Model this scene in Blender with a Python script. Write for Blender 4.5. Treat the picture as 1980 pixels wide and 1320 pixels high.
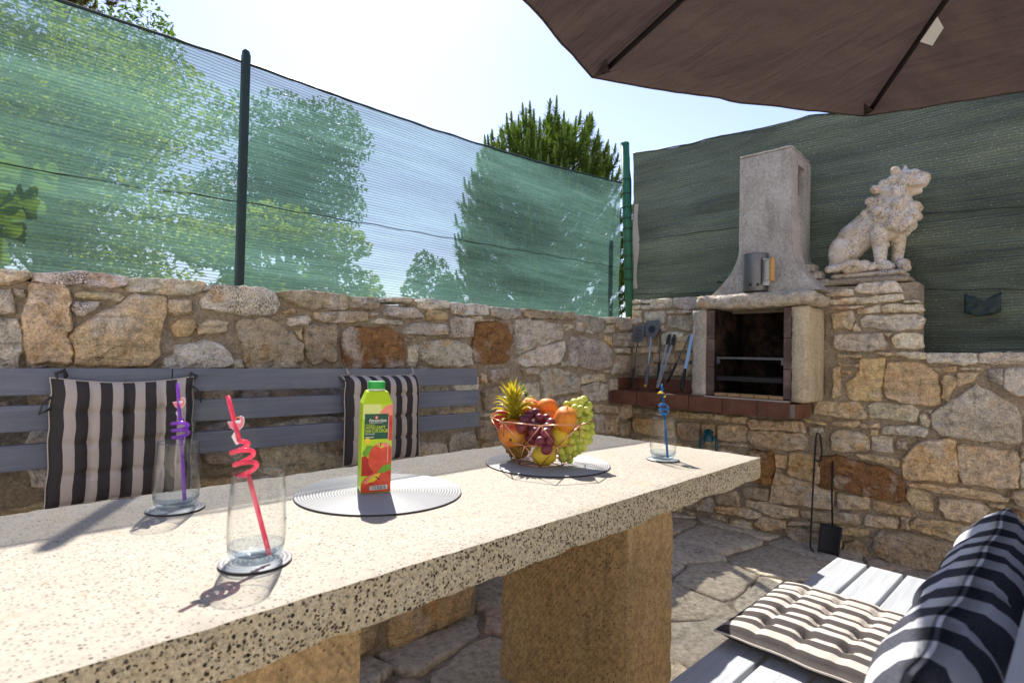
import bpy, bmesh, math, random
import numpy as np
from mathutils import Vector, Matrix, noise as mnoise

for o in list(bpy.data.objects):
    bpy.data.objects.remove(o)
S = bpy.context.scene
COL = S.collection
rnd = random.Random(7)

# ------------------------------------------------------------------ camera
# world axes: X along the table towards the barbecue wall, Y towards the bench wall, metres
cam_d = bpy.data.cameras.new('camera')
cam = bpy.data.objects.new('camera', cam_d)
COL.objects.link(cam)
cr, cu, cf = Vector((0.701094, -0.712669, 0.023893)), Vector((-0.036613, -0.002515, 0.999326)), Vector((0.712129, 0.701496, 0.027856))
cam.matrix_world = Matrix(((cr.x, cu.x, -cf.x, 0), (cr.y, cu.y, -cf.y, 0), (cr.z, cu.z, -cf.z, 1.08), (0, 0, 0, 1)))
cam_d.sensor_width = 36.0
cam_d.lens = 19.083
cam_d.clip_start = 0.02
cam_d.clip_end = 2000
cam_d.dof.use_dof = True
cam_d.dof.focus_distance = 2.0
cam_d.dof.aperture_fstop = 7.0
S.camera = cam

# ------------------------------------------------------------------ light
SUN_AZ, SUN_EL = math.radians(61), math.radians(48)      # azimuth from +X towards +Y
world = bpy.data.worlds.new('World')
S.world = world
world.use_nodes = True
wn = world.node_tree
wn.nodes.clear()
sky = wn.nodes.new('ShaderNodeTexSky')
sky.sky_type = 'NISHITA'
sky.sun_disc = False
sky.sun_elevation = SUN_EL
sky.sun_rotation = math.pi / 2 - SUN_AZ
sky.air_density = 1.0
sky.dust_density = 0.35
sky.ozone_density = 1.0
bg = wn.nodes.new('ShaderNodeBackground')
bg.inputs['Strength'].default_value = 0.084
wo = wn.nodes.new('ShaderNodeOutputWorld')
hs_ = wn.nodes.new('ShaderNodeHueSaturation')          # thin summer haze: a paler blue
hs_.inputs['Saturation'].default_value = 0.90
wn.links.new(sky.outputs[0], hs_.inputs['Color'])
tn_ = wn.nodes.new('ShaderNodeMix'); tn_.data_type = 'RGBA'; tn_.blend_type = 'MULTIPLY'
tn_.inputs[0].default_value = 1.0; tn_.inputs[7].default_value = (0.955, 0.89, 1.0, 1)
wn.links.new(hs_.outputs[0], tn_.inputs[6])
wn.links.new(tn_.outputs[2], bg.inputs[0])
wn.links.new(bg.outputs[0], wo.inputs[0])

sun_d = bpy.data.lights.new('sun', 'SUN')
sun_d.energy = 3.05
sun_d.angle = math.radians(0.55)
sun_d.color = (1.0, 0.95, 0.87)
sun = bpy.data.objects.new('sun', sun_d)
COL.objects.link(sun)
sv = Vector((math.cos(SUN_EL) * math.cos(SUN_AZ), math.cos(SUN_EL) * math.sin(SUN_AZ), math.sin(SUN_EL)))
sun.rotation_euler = sv.to_track_quat('Z', 'Y').to_euler()
sun.location = sv * 20

S.view_settings.view_transform = 'Standard'
S.view_settings.look = 'None'
S.view_settings.gamma = 1.0
S.view_settings.exposure = 1.6
S.render.engine = 'CYCLES'
S.cycles.use_denoising = True
S.cycles.max_bounces = 10
S.cycles.diffuse_bounces = 7
S.cycles.transparent_max_bounces = 24
S.cycles.caustics_reflective = False
S.cycles.caustics_refractive = False

# ------------------------------------------------------------------ node helpers
class NT:
    def __init__(self, name):
        self.m = bpy.data.materials.new(name)
        self.m.use_nodes = True
        self.t = self.m.node_tree
        self.t.nodes.clear()
        self.out = self.t.nodes.new('ShaderNodeOutputMaterial')
    def n(self, typ, ins=None, **kw):
        nd = self.t.nodes.new(typ)
        for k, v in kw.items():
            setattr(nd, k, v)
        for k, v in (ins or {}).items():
            self.set(nd, k, v)
        return nd
    def set(self, nd, k, v):
        s = nd.inputs[k]
        if isinstance(v, bpy.types.NodeSocket):
            self.t.links.new(v, s)
        elif isinstance(v, bpy.types.Node):
            self.t.links.new(v.outputs[0], s)
        else:
            if s.type == 'RGBA' and len(v) == 3:
                v = (*v, 1)
            s.default_value = v
    def math(self, op, a, b=0.0, c=0.0, clamp=False):
        nd = self.n('ShaderNodeMath', operation=op, use_clamp=clamp)
        self.set(nd, 0, a); self.set(nd, 1, b)
        if op in ('MULTIPLY_ADD', 'SMOOTH_MIN', 'COMPARE'):
            self.set(nd, 2, c)
        return nd.outputs[0]
    def mix(self, fac, a, b, blend='MIX'):
        nd = self.n('ShaderNodeMix', data_type='RGBA', blend_type=blend)
        self.set(nd, 0, fac); self.set(nd, 6, a); self.set(nd, 7, b)
        return nd.outputs[2]
    def ramp(self, fac, stops):
        nd = self.n('ShaderNodeValToRGB')
        self.set(nd, 0, fac)
        e = nd.color_ramp.elements
        while len(e) < len(stops):
            e.new(0.5)
        for q, (p, c) in zip(e, stops):
            q.position = p
            q.color = (c, c, c, 1) if isinstance(c, (int, float)) else (*c, 1)
        return nd.outputs[0]
    def pos(self, scale=(1, 1, 1)):
        g = self.n('ShaderNodeNewGeometry')
        mp = self.n('ShaderNodeMapping')
        self.set(mp, 0, g.outputs['Position']); self.set(mp, 'Scale', scale)
        return mp.outputs[0]
    def obj(self, scale=(1, 1, 1)):
        g = self.n('ShaderNodeTexCoord')
        mp = self.n('ShaderNodeMapping')
        self.set(mp, 0, g.outputs['Object']); self.set(mp, 'Scale', scale)
        return mp.outputs[0]
    def noise(self, vec, scale, detail=3.0, rough=0.55, dist=0.0):
        return self.n('ShaderNodeTexNoise', {'Vector': vec, 'Scale': scale, 'Detail': detail, 'Roughness': rough, 'Distortion': dist})
    def vor(self, vec, scale, feature='F1', rand=1.0):
        return self.n('ShaderNodeTexVoronoi', {'Vector': vec, 'Scale': scale, 'Randomness': rand}, feature=feature)
    def bump(self, h, strength, dist=0.01):
        nd = self.n('ShaderNodeBump', {'Height': h, 'Strength': strength, 'Distance': dist})
        return nd.outputs[0]
    def bsdf(self, col, rough=0.8, normal=None, spec=0.3, **kw):
        b = self.n('ShaderNodeBsdfPrincipled', {'Base Color': col, 'Roughness': rough, 'Specular IOR Level': spec})
        for k, v in kw.items():
            self.set(b, k.replace('_', ' '), v)
        if normal is not None:
            self.set(b, 'Normal', normal)
        return b.outputs[0]
    def done(self, sh):
        self.t.links.new(sh, self.out.inputs[0])
        return self.m

def plain(name, col, rough=0.6, spec=0.4, metal=0.0, var=0.12, scale=25.0, bump=0.0):
    t = NT(name)
    p = t.obj()
    nz = t.noise(p, scale, 4)
    f = t.math('MULTIPLY_ADD', nz.outputs[0], 2 * var, 1 - var)
    vm = t.n('ShaderNodeVectorMath', operation='SCALE')
    t.set(vm, 0, col); t.set(vm, 'Scale', f)
    nm = t.bump(nz.outputs[0], bump, 0.004) if bump else None
    return t.done(t.bsdf(vm.outputs[0], rough, nm, spec, Metallic=metal))

# ------------------------------------------------------------------ materials
def m_stone():
    t = NT('wall_stone')
    oi = t.n('ShaderNodeObjectInfo')
    p = t.pos()
    w1 = t.noise(p, 8.0, 5, 0.62, 0.4)
    w2 = t.noise(p, 26.0, 5, 0.68)
    w3 = t.noise(p, 150.0, 3, 0.65)
    lay = t.noise(t.pos((9, 9, 42)), 1.0, 4, 0.65, 0.5)
    base = oi.outputs['Color']
    # iron staining, bleached crust
    st = t.ramp(w1.outputs[0], [(0.55, 0.0), (0.66, 1.0)])
    base = t.mix(t.math('MULTIPLY', st, 0.55), base, (0.56, 0.31, 0.11))
    cr = t.ramp(t.noise(p, 5.3, 5, 0.65).outputs[0], [(0.52, 0.0), (0.62, 1.0)])
    base = t.mix(t.math('MULTIPLY', cr, 0.55), base, (0.66, 0.61, 0.54))
    base = t.mix(1.0, base, t.ramp(w2.outputs[0], [(0.30, 0.55), (0.47, 1.12), (0.68, 1.48)]), 'MULTIPLY')
    base = t.mix(1.0, base, t.ramp(w3.outputs[0], [(0.32, 0.70), (0.60, 1.24)]), 'MULTIPLY')
    base = t.mix(1.0, base, t.ramp(lay.outputs[0], [(0.30, 0.76), (0.48, 1.06)]), 'MULTIPLY')
    # black lichen specks in clusters
    big = t.ramp(t.noise(p, 6.5, 4, 0.6).outputs[0], [(0.47, 0.0), (0.62, 1.0)])
    fine = t.noise(p, 190.0, 4, 0.8)
    thr = t.math('SUBTRACT', fine.outputs[0], t.math('MULTIPLY_ADD', t.math('MULTIPLY', big, oi.outputs['Alpha']), -0.19, 0.70))
    m = t.math('MULTIPLY', thr, 28.0, clamp=True)
    base = t.mix(t.math('MULTIPLY', m, 0.92), base, (0.028, 0.024, 0.022))
    vc = t.vor(p, 38.0)
    h = t.math('ADD', t.math('MULTIPLY', w2.outputs[0], 0.9), t.math('MULTIPLY', w3.outputs[0], 0.3))
    h = t.math('ADD', h, t.math('MULTIPLY', lay.outputs[0], 0.8))
    h = t.math('ADD', h, t.math('MULTIPLY', vc.outputs['Distance'], 0.3))
    return t.done(t.bsdf(base, 0.92, t.bump(h, 1.0, 0.030), 0.15))

def m_mortar():
    t = NT('mortar')
    p = t.pos()
    a = t.noise(p, 14, 5, 0.65); b = t.noise(p, 90, 4, 0.7)
    c = t.mix(t.ramp(a.outputs[0], [(0.35, 0.0), (0.65, 1.0)]), (0.36, 0.29, 0.205), (0.49, 0.41, 0.315))
    c = t.mix(1.0, c, t.ramp(b.outputs[0], [(0.3, 0.5), (0.65, 1.15)]), 'MULTIPLY')
    h = t.math('ADD', a.outputs[0], t.math('MULTIPLY', b.outputs[0], 0.5))
    return t.done(t.bsdf(c, 0.95, t.bump(h, 1.0, 0.02), 0.1))

def m_flag():
    t = NT('flagstone')
    oi = t.n('ShaderNodeObjectInfo')
    p = t.pos()
    a = t.noise(p, 5, 6, 0.65, 0.6); b = t.noise(p, 38, 5, 0.7); g = t.noise(p, 13, 5, 0.7, 1.2)
    c = t.mix(t.math('MULTIPLY', t.ramp(a.outputs[0], [(0.45, 0.0), (0.66, 1.0)]), 0.6), oi.outputs['Color'], (0.60, 0.55, 0.45))
    c = t.mix(t.math('MULTIPLY', t.ramp(g.outputs[0], [(0.58, 0.0), (0.66, 1.0)]), 0.6), c, (0.13, 0.105, 0.08))
    c = t.mix(1.0, c, t.ramp(b.outputs[0], [(0.3, 0.55), (0.65, 1.2)]), 'MULTIPLY')
    h = t.math('ADD', t.math('MULTIPLY', g.outputs[0], 0.7), t.math('MULTIPLY', b.outputs[0], 0.4))
    return t.done(t.bsdf(c, 0.9, t.bump(h, 0.8, 0.02), 0.2))

def speckle(t, p, c, scale, frac, dark, size=(0.35, 0.5), wob=0.004):
    nz = t.noise(p, 160, 2)
    vm = t.n('ShaderNodeVectorMath', operation='MULTIPLY_ADD')
    t.set(vm, 0, nz.outputs['Color']); t.set(vm, 1, (wob, wob, wob)); t.set(vm, 2, p)
    v = t.vor(vm.outputs[0], scale)
    d = t.ramp(v.outputs['Distance'], [(size[0], 1.0), (size[1], 0.0)])
    sp = t.n('ShaderNodeSeparateColor'); t.set(sp, 0, v.outputs['Color'])
    pick = t.math('LESS_THAN', sp.outputs[0], frac)
    sh = t.mix(sp.outputs[1], dark[0], dark[1])
    return t.mix(t.math('MULTIPLY', d, pick), c, sh), v

def m_table_top():
    t = NT('table_stone_top')
    p = t.pos()
    a = t.noise(p, 6, 4); b = t.noise(p, 60, 4, 0.7)
    c = t.mix(a.outputs[0], (0.385, 0.335, 0.265), (0.41, 0.375, 0.315))
    c = t.mix(1.0, c, t.ramp(b.outputs[0], [(0.25, 0.85), (0.6, 1.08)]), 'MULTIPLY')
    c, v = speckle(t, p, c, 175, 0.72, ((0.085, 0.075, 0.06), (0.33, 0.29, 0.235)), (0.22, 0.42))
    c, v2 = speckle(t, p, c, 95, 0.16, ((0.06, 0.05, 0.04), (0.22, 0.18, 0.14)), (0.14, 0.28))
    sn = t.ramp(t.noise(p, 3.4, 5, 0.65, 0.8).outputs[0], [(0.50, 0.0), (0.70, 1.0)])
    c = t.mix(t.math('MULTIPLY', sn, 0.35), c, (0.30, 0.25, 0.19))
    sn2 = t.ramp(t.noise(p, 11, 4, 0.6).outputs[0], [(0.60, 0.0), (0.70, 1.0)])
    c = t.mix(t.math('MULTIPLY', sn2, 0.3), c, (0.40, 0.28, 0.15))
    # greenish-grey weathering patches
    g = t.ramp(t.noise(p, 2.6, 3).outputs[0], [(0.62, 0.0), (0.72, 1.0)])
    c = t.mix(t.math('MULTIPLY', g, 0.22), c, (0.30, 0.32, 0.24))
    return t.done(t.bsdf(c, 0.75, t.bump(b.outputs[0], 0.15, 0.004), 0.25))

def m_table_side():
    t = NT('table_stone_edge')
    p = t.pos()
    a = t.noise(p, 22, 4, 0.6); b = t.noise(p, 130, 3, 0.7)
    c = t.mix(a.outputs[0], (0.50, 0.41, 0.25), (0.64, 0.57, 0.43))
    c = t.mix(1.0, c, t.ramp(b.outputs[0], [(0.3, 0.65), (0.65, 1.15)]), 'MULTIPLY')
    c, v = speckle(t, p, c, 165, 0.62, ((0.022, 0.018, 0.015), (0.13, 0.095, 0.055)), (0.34, 0.48), 0.006)
    c, v2 = speckle(t, p, c, 250, 0.40, ((0.03, 0.025, 0.02), (0.5, 0.45, 0.38)), (0.3, 0.45))
    h = t.math('SUBTRACT', b.outputs[0], t.math('MULTIPLY', v.outputs['Distance'], 0.5))
    return t.done(t.bsdf(c, 0.88, t.bump(h, 0.7, 0.008), 0.2))

def m_leg():
    t = NT('table_leg_stone')
    p = t.pos()
    a = t.noise(p, 5, 4); b = t.noise(p, 70, 5, 0.75); z = t.noise(t.pos((60, 60, 9)), 1.0, 4, 0.7)
    c = t.mix(a.outputs[0], (0.54, 0.36, 0.17), (0.62, 0.455, 0.26))
    c = t.mix(1.0, c, t.ramp(b.outputs[0], [(0.28, 0.45), (0.6, 1.15)]), 'MULTIPLY')
    c = t.mix(t.math('MULTIPLY', t.ramp(z.outputs[0], [(0.5, 0.0), (0.7, 1.0)]), 0.35), c, (0.18, 0.12, 0.07))
    c, v = speckle(t, p, c, 120, 0.2, ((0.10, 0.06, 0.03), (0.2, 0.13, 0.08)), (0.2, 0.4))
    wv = t.n('ShaderNodeTexWave', {'Vector': t.pos((1, 1, 0.8)), 'Scale': 38.0, 'Distortion': 4.0, 'Detail': 3.0, 'Detail Scale': 2.0}, bands_direction='DIAGONAL')
    c = t.mix(t.math('MULTIPLY', t.ramp(wv.outputs[0], [(0.2, 1.0), (0.6, 0.0)]), 0.09), c, (0.22, 0.14, 0.07))
    hh = t.math('ADD', b.outputs[0], t.math('MULTIPLY', wv.outputs[0], 0.22))
    return t.done(t.bsdf(c, 0.9, t.bump(hh, 0.9, 0.008), 0.15))

def m_concrete(name='weathered_concrete', ca=(0.30, 0.265, 0.225), cb=(0.50, 0.46, 0.40)):
    t = NT(name)
    p = t.pos()
    a = t.noise(p, 8, 5, 0.65); b = t.noise(p, 60, 5, 0.7)
    c = t.mix(t.ramp(a.outputs[0], [(0.3, 0.0), (0.7, 1.0)]), ca, cb)
    c = t.mix(1.0, c, t.ramp(b.outputs[0], [(0.3, 0.7), (0.6, 1.1)]), 'MULTIPLY')
    big = t.ramp(t.noise(p, 6.0, 4, 0.6).outputs[0], [(0.42, 0.0), (0.58, 1.0)])
    fine = t.ramp(t.noise(p, 150.0, 4, 0.75).outputs[0], [(0.56, 0.0), (0.61, 1.0)])
    c = t.mix(t.math('MULTIPLY', t.math('MULTIPLY', big, fine), 0.8), c, (0.05, 0.045, 0.04))
    run = t.ramp(t.noise(t.pos((22, 22, 2.5)), 1.0, 4, 0.6).outputs[0], [(0.5, 0.0), (0.72, 1.0)])
    c = t.mix(t.math('MULTIPLY', run, 0.4), c, (0.20, 0.175, 0.145))
    return t.done(t.bsdf(c, 0.92, t.bump(b.outputs[0], 0.6, 0.01), 0.15))

def m_lion():
    t = NT('lichened_cast_stone')
    p = t.pos()
    a = t.noise(p, 12, 5, 0.6); b = t.noise(p, 80, 4, 0.7)
    c = t.mix(t.ramp(a.outputs[0], [(0.4, 0.0), (0.65, 1.0)]), (0.62, 0.56, 0.49), (0.58, 0.45, 0.30))
    c = t.mix(t.ramp(t.noise(p, 20, 4).outputs[0], [(0.5, 0.0), (0.75, 0.9)]), c, (0.72, 0.70, 0.67))
    gr = t.ramp(t.noise(p, 30, 5, 0.7, 0.6).outputs[0], [(0.54, 0.0), (0.66, 1.0)])
    c = t.mix(t.math('MULTIPLY', gr, 0.5), c, (0.30, 0.26, 0.22))
    och = t.ramp(t.noise(p, 9, 4, 0.6).outputs[0], [(0.55, 0.0), (0.68, 1.0)])
    c = t.mix(t.math('MULTIPLY', och, 0.55), c, (0.56, 0.38, 0.17))
    fine = t.ramp(t.noise(p, 110.0, 4, 0.8).outputs[0], [(0.535, 0.0), (0.585, 1.0)])
    big = t.ramp(t.noise(p, 13.0, 4, 0.6).outputs[0], [(0.40, 0.0), (0.52, 1.0)])
    c = t.mix(t.math('MULTIPLY', t.math('MULTIPLY', big, fine), 0.9), c, (0.05, 0.045, 0.04))
    return t.done(t.bsdf(c, 0.9, t.bump(b.outputs[0], 0.4, 0.006), 0.2))

def m_paint(name, col, wear=0.06):
    t = NT(name)
    q = t.pos()
    a = t.noise(t.pos((2.5, 45, 60)), 1.0, 5, 0.65, 0.3); b = t.noise(q, 55, 4, 0.75); g = t.noise(q, 7, 4, 0.6)
    c = t.mix(t.ramp(a.outputs[0], [(0.3, 0.0), (0.7, 1.0)]), tuple(x * 0.80 for x in col), tuple(min(1, x * 1.16) for x in col))
    c = t.mix(t.math('MULTIPLY', t.ramp(b.outputs[0], [(0.66, 0.0), (0.70, 1.0)]), 0.55), c, (col[0] * 0.45, col[1] * 0.42, col[2] * 0.38))
    c = t.mix(t.math('MULTIPLY', t.ramp(t.noise(q, 80, 3, 0.7).outputs[0], [(0.68, 0.0), (0.71, 1.0)]), 0.5), c, (0.45, 0.43, 0.40))
    c = t.mix(t.math('MULTIPLY', t.ramp(g.outputs[0], [(0.50, 0.0), (0.72, 1.0)]), 0.22), c, (0.36, 0.34, 0.30))
    return t.done(t.bsdf(c, 0.52, t.bump(t.math('ADD', a.outputs[0], t.math('MULTIPLY', b.outputs[0], 0.3)), 0.5, 0.005), 0.4))

def m_stripes(name, dark, light, count, axis=0, duty=0.5):
    t = NT(name)
    uv = t.n('ShaderNodeUVMap')
    sp = t.n('ShaderNodeSeparateXYZ'); t.set(sp, 0, uv.outputs[0])
    wob = t.noise(uv.outputs[0], 6.0, 2)
    u = t.math('ADD', sp.outputs[axis], t.math('MULTIPLY', t.math('SUBTRACT', wob.outputs[0], 0.5), 0.012))
    f = t.math('FRACT', t.math('MULTIPLY', u, count))
    s = t.math('LESS_THAN', f, duty)
    wv = t.noise(uv.outputs[0], 260, 2, 0.7)
    weave = t.ramp(wv.outputs[0], [(0.3, 0.55), (0.7, 1.35)])
    dk = t.mix(1.0, dark, weave, 'MULTIPLY')
    lt = t.mix(1.0, light, t.ramp(wv.outputs[0], [(0.3, 0.92), (0.7, 1.04)]), 'MULTIPLY')
    c = t.mix(s, lt, dk)
    b = t.n('ShaderNodeBsdfPrincipled', {'Base Color': c, 'Roughness': 0.95, 'Specular IOR Level': 0.04, 'Normal': t.bump(wv.outputs[0], 0.4, 0.003)})
    b.inputs['Sheen Weight'].default_value = 0.0
    return t.done(b.outputs[0])

def m_net(name, thread, thread_hi, op_lo, op_hi, rows, streak, trans=0.55, spk=(420, 420, 0.55), zz=0.16):
    t = NT(name)
    uv = t.n('ShaderNodeUVMap')
    sp = t.n('ShaderNodeSeparateXYZ'); t.set(sp, 0, uv.outputs[0])
    wob = t.noise(uv.outputs[0], 1.6, 3)
    v = t.math('ADD', sp.outputs[1], t.math('MULTIPLY', wob.outputs[0], 0.03))
    zig = t.math('MULTIPLY', t.math('PINGPONG', t.math('MULTIPLY', sp.outputs[0], 150.0), 1.0), zz)
    f = t.math('FRACT', t.math('ADD', t.math('MULTIPLY', v, rows), zig))
    tri = t.math('ABSOLUTE', t.math('SUBTRACT', f, 0.5))
    line = t.ramp(tri, [(0.10, 1.0), (0.22, 0.0)])
    st = t.noise(t.n('ShaderNodeVectorMath', {0: uv.outputs[0], 1: (1.2, 14.0, 1.0)}, operation='MULTIPLY').outputs[0], 1.5, 5, 0.6)
    stv = t.math('MULTIPLY', t.math('SUBTRACT', st.outputs[0], 0.5), streak)
    fine = t.noise(uv.outputs[0], 330, 2, 0.8)
    op = t.math('ADD', t.math('MULTIPLY_ADD', line, op_hi - op_lo, op_lo), stv)
    op = t.math('ADD', op, t.math('MULTIPLY', t.math('SUBTRACT', fine.outputs[0], 0.5), 0.5 if op_lo < 0.9 else 0.1), clamp=True)
    wear = t.ramp(t.noise(t.n('ShaderNodeVectorMath', {0: uv.outputs[0], 1: (0.5, 3.0, 1.0)}, operation='MULTIPLY').outputs[0], 1.3, 4, 0.6).outputs[0], [(0.35, 0.50), (0.65, 1.45)])
    hi = t.ramp(t.noise(t.n('ShaderNodeVectorMath', {0: uv.outputs[0], 1: (spk[0], spk[1], 1.0)}, operation='MULTIPLY').outputs[0], 1.0, 2, 0.9).outputs[0], [(0.58, 0.0), (0.70, 1.0)])
    hi = t.math('MULTIPLY', hi, t.ramp(st.outputs[0], [(0.3, 0.25), (0.65, 1.3)]))
    c = t.mix(t.math('MULTIPLY', hi, spk[2], clamp=True), thread, thread_hi)
    c = t.mix(1.0, c, wear, 'MULTIPLY')
    c = t.mix(t.math('MULTIPLY', line, 0.45), c, tuple(x * 0.35 for x in thread))
    nb = t.bump(t.math('ADD', st.outputs[0], t.math('MULTIPLY', line, 0.05)), 0.9 if op_lo > 0.9 else 0.4, 0.05)
    d = t.n('ShaderNodeBsdfDiffuse', {'Color': c, 'Normal': nb})
    tl = t.n('ShaderNodeBsdfTranslucent', {'Color': c, 'Normal': nb})
    gl = t.n('ShaderNodeBsdfGlossy', {'Color': (0.6, 0.65, 0.62), 'Roughness': 0.45, 'Normal': nb})
    m1 = t.n('ShaderNodeMixShader', {0: trans, 1: d.outputs[0], 2: tl.outputs[0]})
    m2 = t.n('ShaderNodeMixShader', {0: 0.05, 1: m1.outputs[0], 2: gl.outputs[0]})
    tr = t.n('ShaderNodeBsdfTransparent')
    mx = t.n('ShaderNodeMixShader', {0: op, 1: tr.outputs[0], 2: m2.outputs[0]})
    return t.done(mx.outputs[0])

def m_leaf(name, a, b, trans=0.45, rough=0.5):
    t = NT(name)
    g = t.n('ShaderNodeNewGeometry')
    nz = t.noise(t.pos(), 1.3, 3)
    f = t.math('ADD', t.math('MULTIPLY', g.outputs['Random Per Island'], 0.6), t.math('MULTIPLY', nz.outputs[0], 0.5), clamp=True)
    c = t.mix(f, a, b)
    p = t.bsdf(c, rough, None, 0.35)
    tl = t.n('ShaderNodeBsdfTranslucent', {'Color': t.mix(0.5, c, (b[0] * 1.3, b[1] * 1.3, b[2] * 0.6))})
    mx = t.n('ShaderNodeMixShader', {0: trans, 1: p, 2: tl.outputs[0]})
    return t.done(mx.outputs[0])

def m_bark():
    t = NT('bark')
    a = t.noise(t.pos((1, 1, 0.25)), 22, 5, 0.7)
    c = t.mix(a.outputs[0], (0.05, 0.035, 0.025), (0.19, 0.145, 0.11))
    return t.done(t.bsdf(c, 0.95, t.bump(a.outputs[0], 1.0, 0.03), 0.1))

def m_glass(name, tint, edge, refl=1.0):
    t = NT(name)
    lw = t.n('ShaderNodeLayerWeight', {'Blend': 0.5})
    fc = lw.outputs['Facing']
    tr = t.n('ShaderNodeBsdfTransparent', {'Color': t.mix(t.math('POWER', fc, 5.0), tint, edge)})   # longer way through the wall at grazing angles
    gl = t.n('ShaderNodeBsdfGlossy', {'Color': (1, 1, 1), 'Roughness': 0.03})
    mx = t.n('ShaderNodeMixShader', {0: t.math('MULTIPLY_ADD', t.math('POWER', fc, 3.5), 0.75 * refl, 0.02, clamp=True), 1: tr.outputs[0], 2: gl.outputs[0]})
    return t.done(mx.outputs[0])

def m_straw(name, col):
    t = NT(name)
    tr = t.n('ShaderNodeBsdfTransparent', {'Color': tuple(min(1, x * 1.15 + 0.12) for x in col)})
    d = t.n('ShaderNodeBsdfDiffuse', {'Color': col})
    tl = t.n('ShaderNodeBsdfTranslucent', {'Color': col})
    gl = t.n('ShaderNodeBsdfGlossy', {'Color': (1, 1, 1), 'Roughness': 0.08})
    m1 = t.n('ShaderNodeMixShader', {0: 0.5, 1: d.outputs[0], 2: tl.outputs[0]})
    m2 = t.n('ShaderNodeMixShader', {0: 0.35, 1: m1.outputs[0], 2: tr.outputs[0]})
    lw = t.n('ShaderNodeLayerWeight', {'Blend': 0.5})
    m3 = t.n('ShaderNodeMixShader', {0: t.math('MULTIPLY_ADD', t.math('POWER', lw.outputs['Facing'], 4.0), 0.5, 0.04), 1: m2.outputs[0], 2: gl.outputs[0]})
    return t.done(m3.outputs[0])

def m_canopy():
    t = NT('brown_canopy_cloth')
    p = t.pos()
    a = t.noise(p, 3, 4); b = t.noise(p, 220, 2, 0.8)
    c = t.mix(a.outputs[0], (0.050, 0.038, 0.035), (0.064, 0.050, 0.046))
    c = t.mix(t.math('MULTIPLY', t.ramp(b.outputs[0], [(0.6, 0.0), (0.75, 1.0)]), 0.25), c, (0.30, 0.2, 0.16))
    wr = t.n('ShaderNodeTexWave', {'Vector': p, 'Scale': 3.0, 'Distortion': 6.0, 'Detail': 2.0}, bands_direction='DIAGONAL')
    nm = t.bump(t.math('ADD', t.math('MULTIPLY', a.outputs[0], 1.0), t.math('ADD', t.math('MULTIPLY', wr.outputs[0], 0.10), t.math('MULTIPLY', t.noise(t.pos((9, 2.2, 4)), 1.0, 3, 0.5, 1.5).outputs[0], 0.45))), 0.8, 0.06)
    d = t.n('ShaderNodeBsdfDiffuse', {'Color': c, 'Normal': nm})
    tl = t.n('ShaderNodeBsdfTranslucent', {'Color': t.mix(0.3, c, (0.10, 0.05, 0.04)), 'Normal': nm})
    gl = t.n('ShaderNodeBsdfGlossy', {'Color': (0.5, 0.45, 0.42), 'Roughness': 0.5, 'Normal': nm})
    m1 = t.n('ShaderNodeMixShader', {0: 0.22, 1: d.outputs[0], 2: tl.outputs[0]})
    m2 = t.n('ShaderNodeMixShader', {0: 0.04, 1: m1.outputs[0], 2: gl.outputs[0]})
    return t.done(m2.outputs[0])

def m_fruit(name, a, b, mode='blush', speck=None, rough=0.35, scale=9.0, sub=0.0):
    t = NT(name)
    p = t.obj()
    nz = t.noise(p, scale, 4, 0.6)
    strk = t.noise(t.obj((70, 70, 9)), 1.0, 3, 0.6)
    f = t.math('ADD', t.math('MULTIPLY', nz.outputs[0], 0.75), t.math('MULTIPLY', strk.outputs[0], 0.25))
    oi = t.n('ShaderNodeObjectInfo')
    f = t.math('ADD', f, t.math('MULTIPLY', t.math('SUBTRACT', oi.outputs['Random'], 0.5), 0.22))
    c = t.mix(t.ramp(f, [(0.36, 0.0), (0.64, 1.0)]), a, b)
    bl = t.ramp(t.noise(p, 26, 4, 0.7).outputs[0], [(0.62, 0.0), (0.70, 1.0)])
    c = t.mix(t.math('MULTIPLY', bl, 0.22), c, (0.20, 0.10, 0.04))
    if speck:
        s = t.ramp(t.noise(p, 190, 2, 0.8).outputs[0], [(0.66, 0.0), (0.72, 1.0)])
        c = t.mix(t.math('MULTIPLY', s, 0.6), c, speck)
    bs = t.n('ShaderNodeBsdfPrincipled', {'Base Color': c, 'Roughness': t.math('MULTIPLY_ADD', t.noise(p, 60, 3).outputs[0], 0.3, rough), 'Specular IOR Level': 0.4})
    if sub:
        bs.inputs['Subsurface Weight'].default_value = sub
        bs.inputs['Subsurface Radius'].default_value = (0.02, 0.014, 0.005)
        bs.inputs['Subsurface Scale'].default_value = 0.6
    return t.done(bs.outputs[0])

def m_tile():
    t = NT('terracotta_tile')
    oi = t.n('ShaderNodeObjectInfo')
    p = t.pos()
    a = t.noise(p, 12, 5, 0.6); b = t.noise(p, 60, 4, 0.7)
    c = t.mix(t.ramp(a.outputs[0], [(0.3, 0.0), (0.7, 1.0)]), (0.105, 0.038, 0.022), (0.20, 0.085, 0.05))
    c = t.mix(t.math('MULTIPLY', t.math('SUBTRACT', oi.outputs['Random'], 0.3), 0.5, clamp=True), c, (0.08, 0.035, 0.025))
    c = t.mix(t.math('MULTIPLY', t.ramp(b.outputs[0], [(0.55, 0.0), (0.75, 1.0)]), 0.3), c, (0.32, 0.24, 0.19))
    return t.done(t.bsdf(c, 0.5, t.bump(b.outputs[0], 0.2, 0.004), 0.35))

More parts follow.
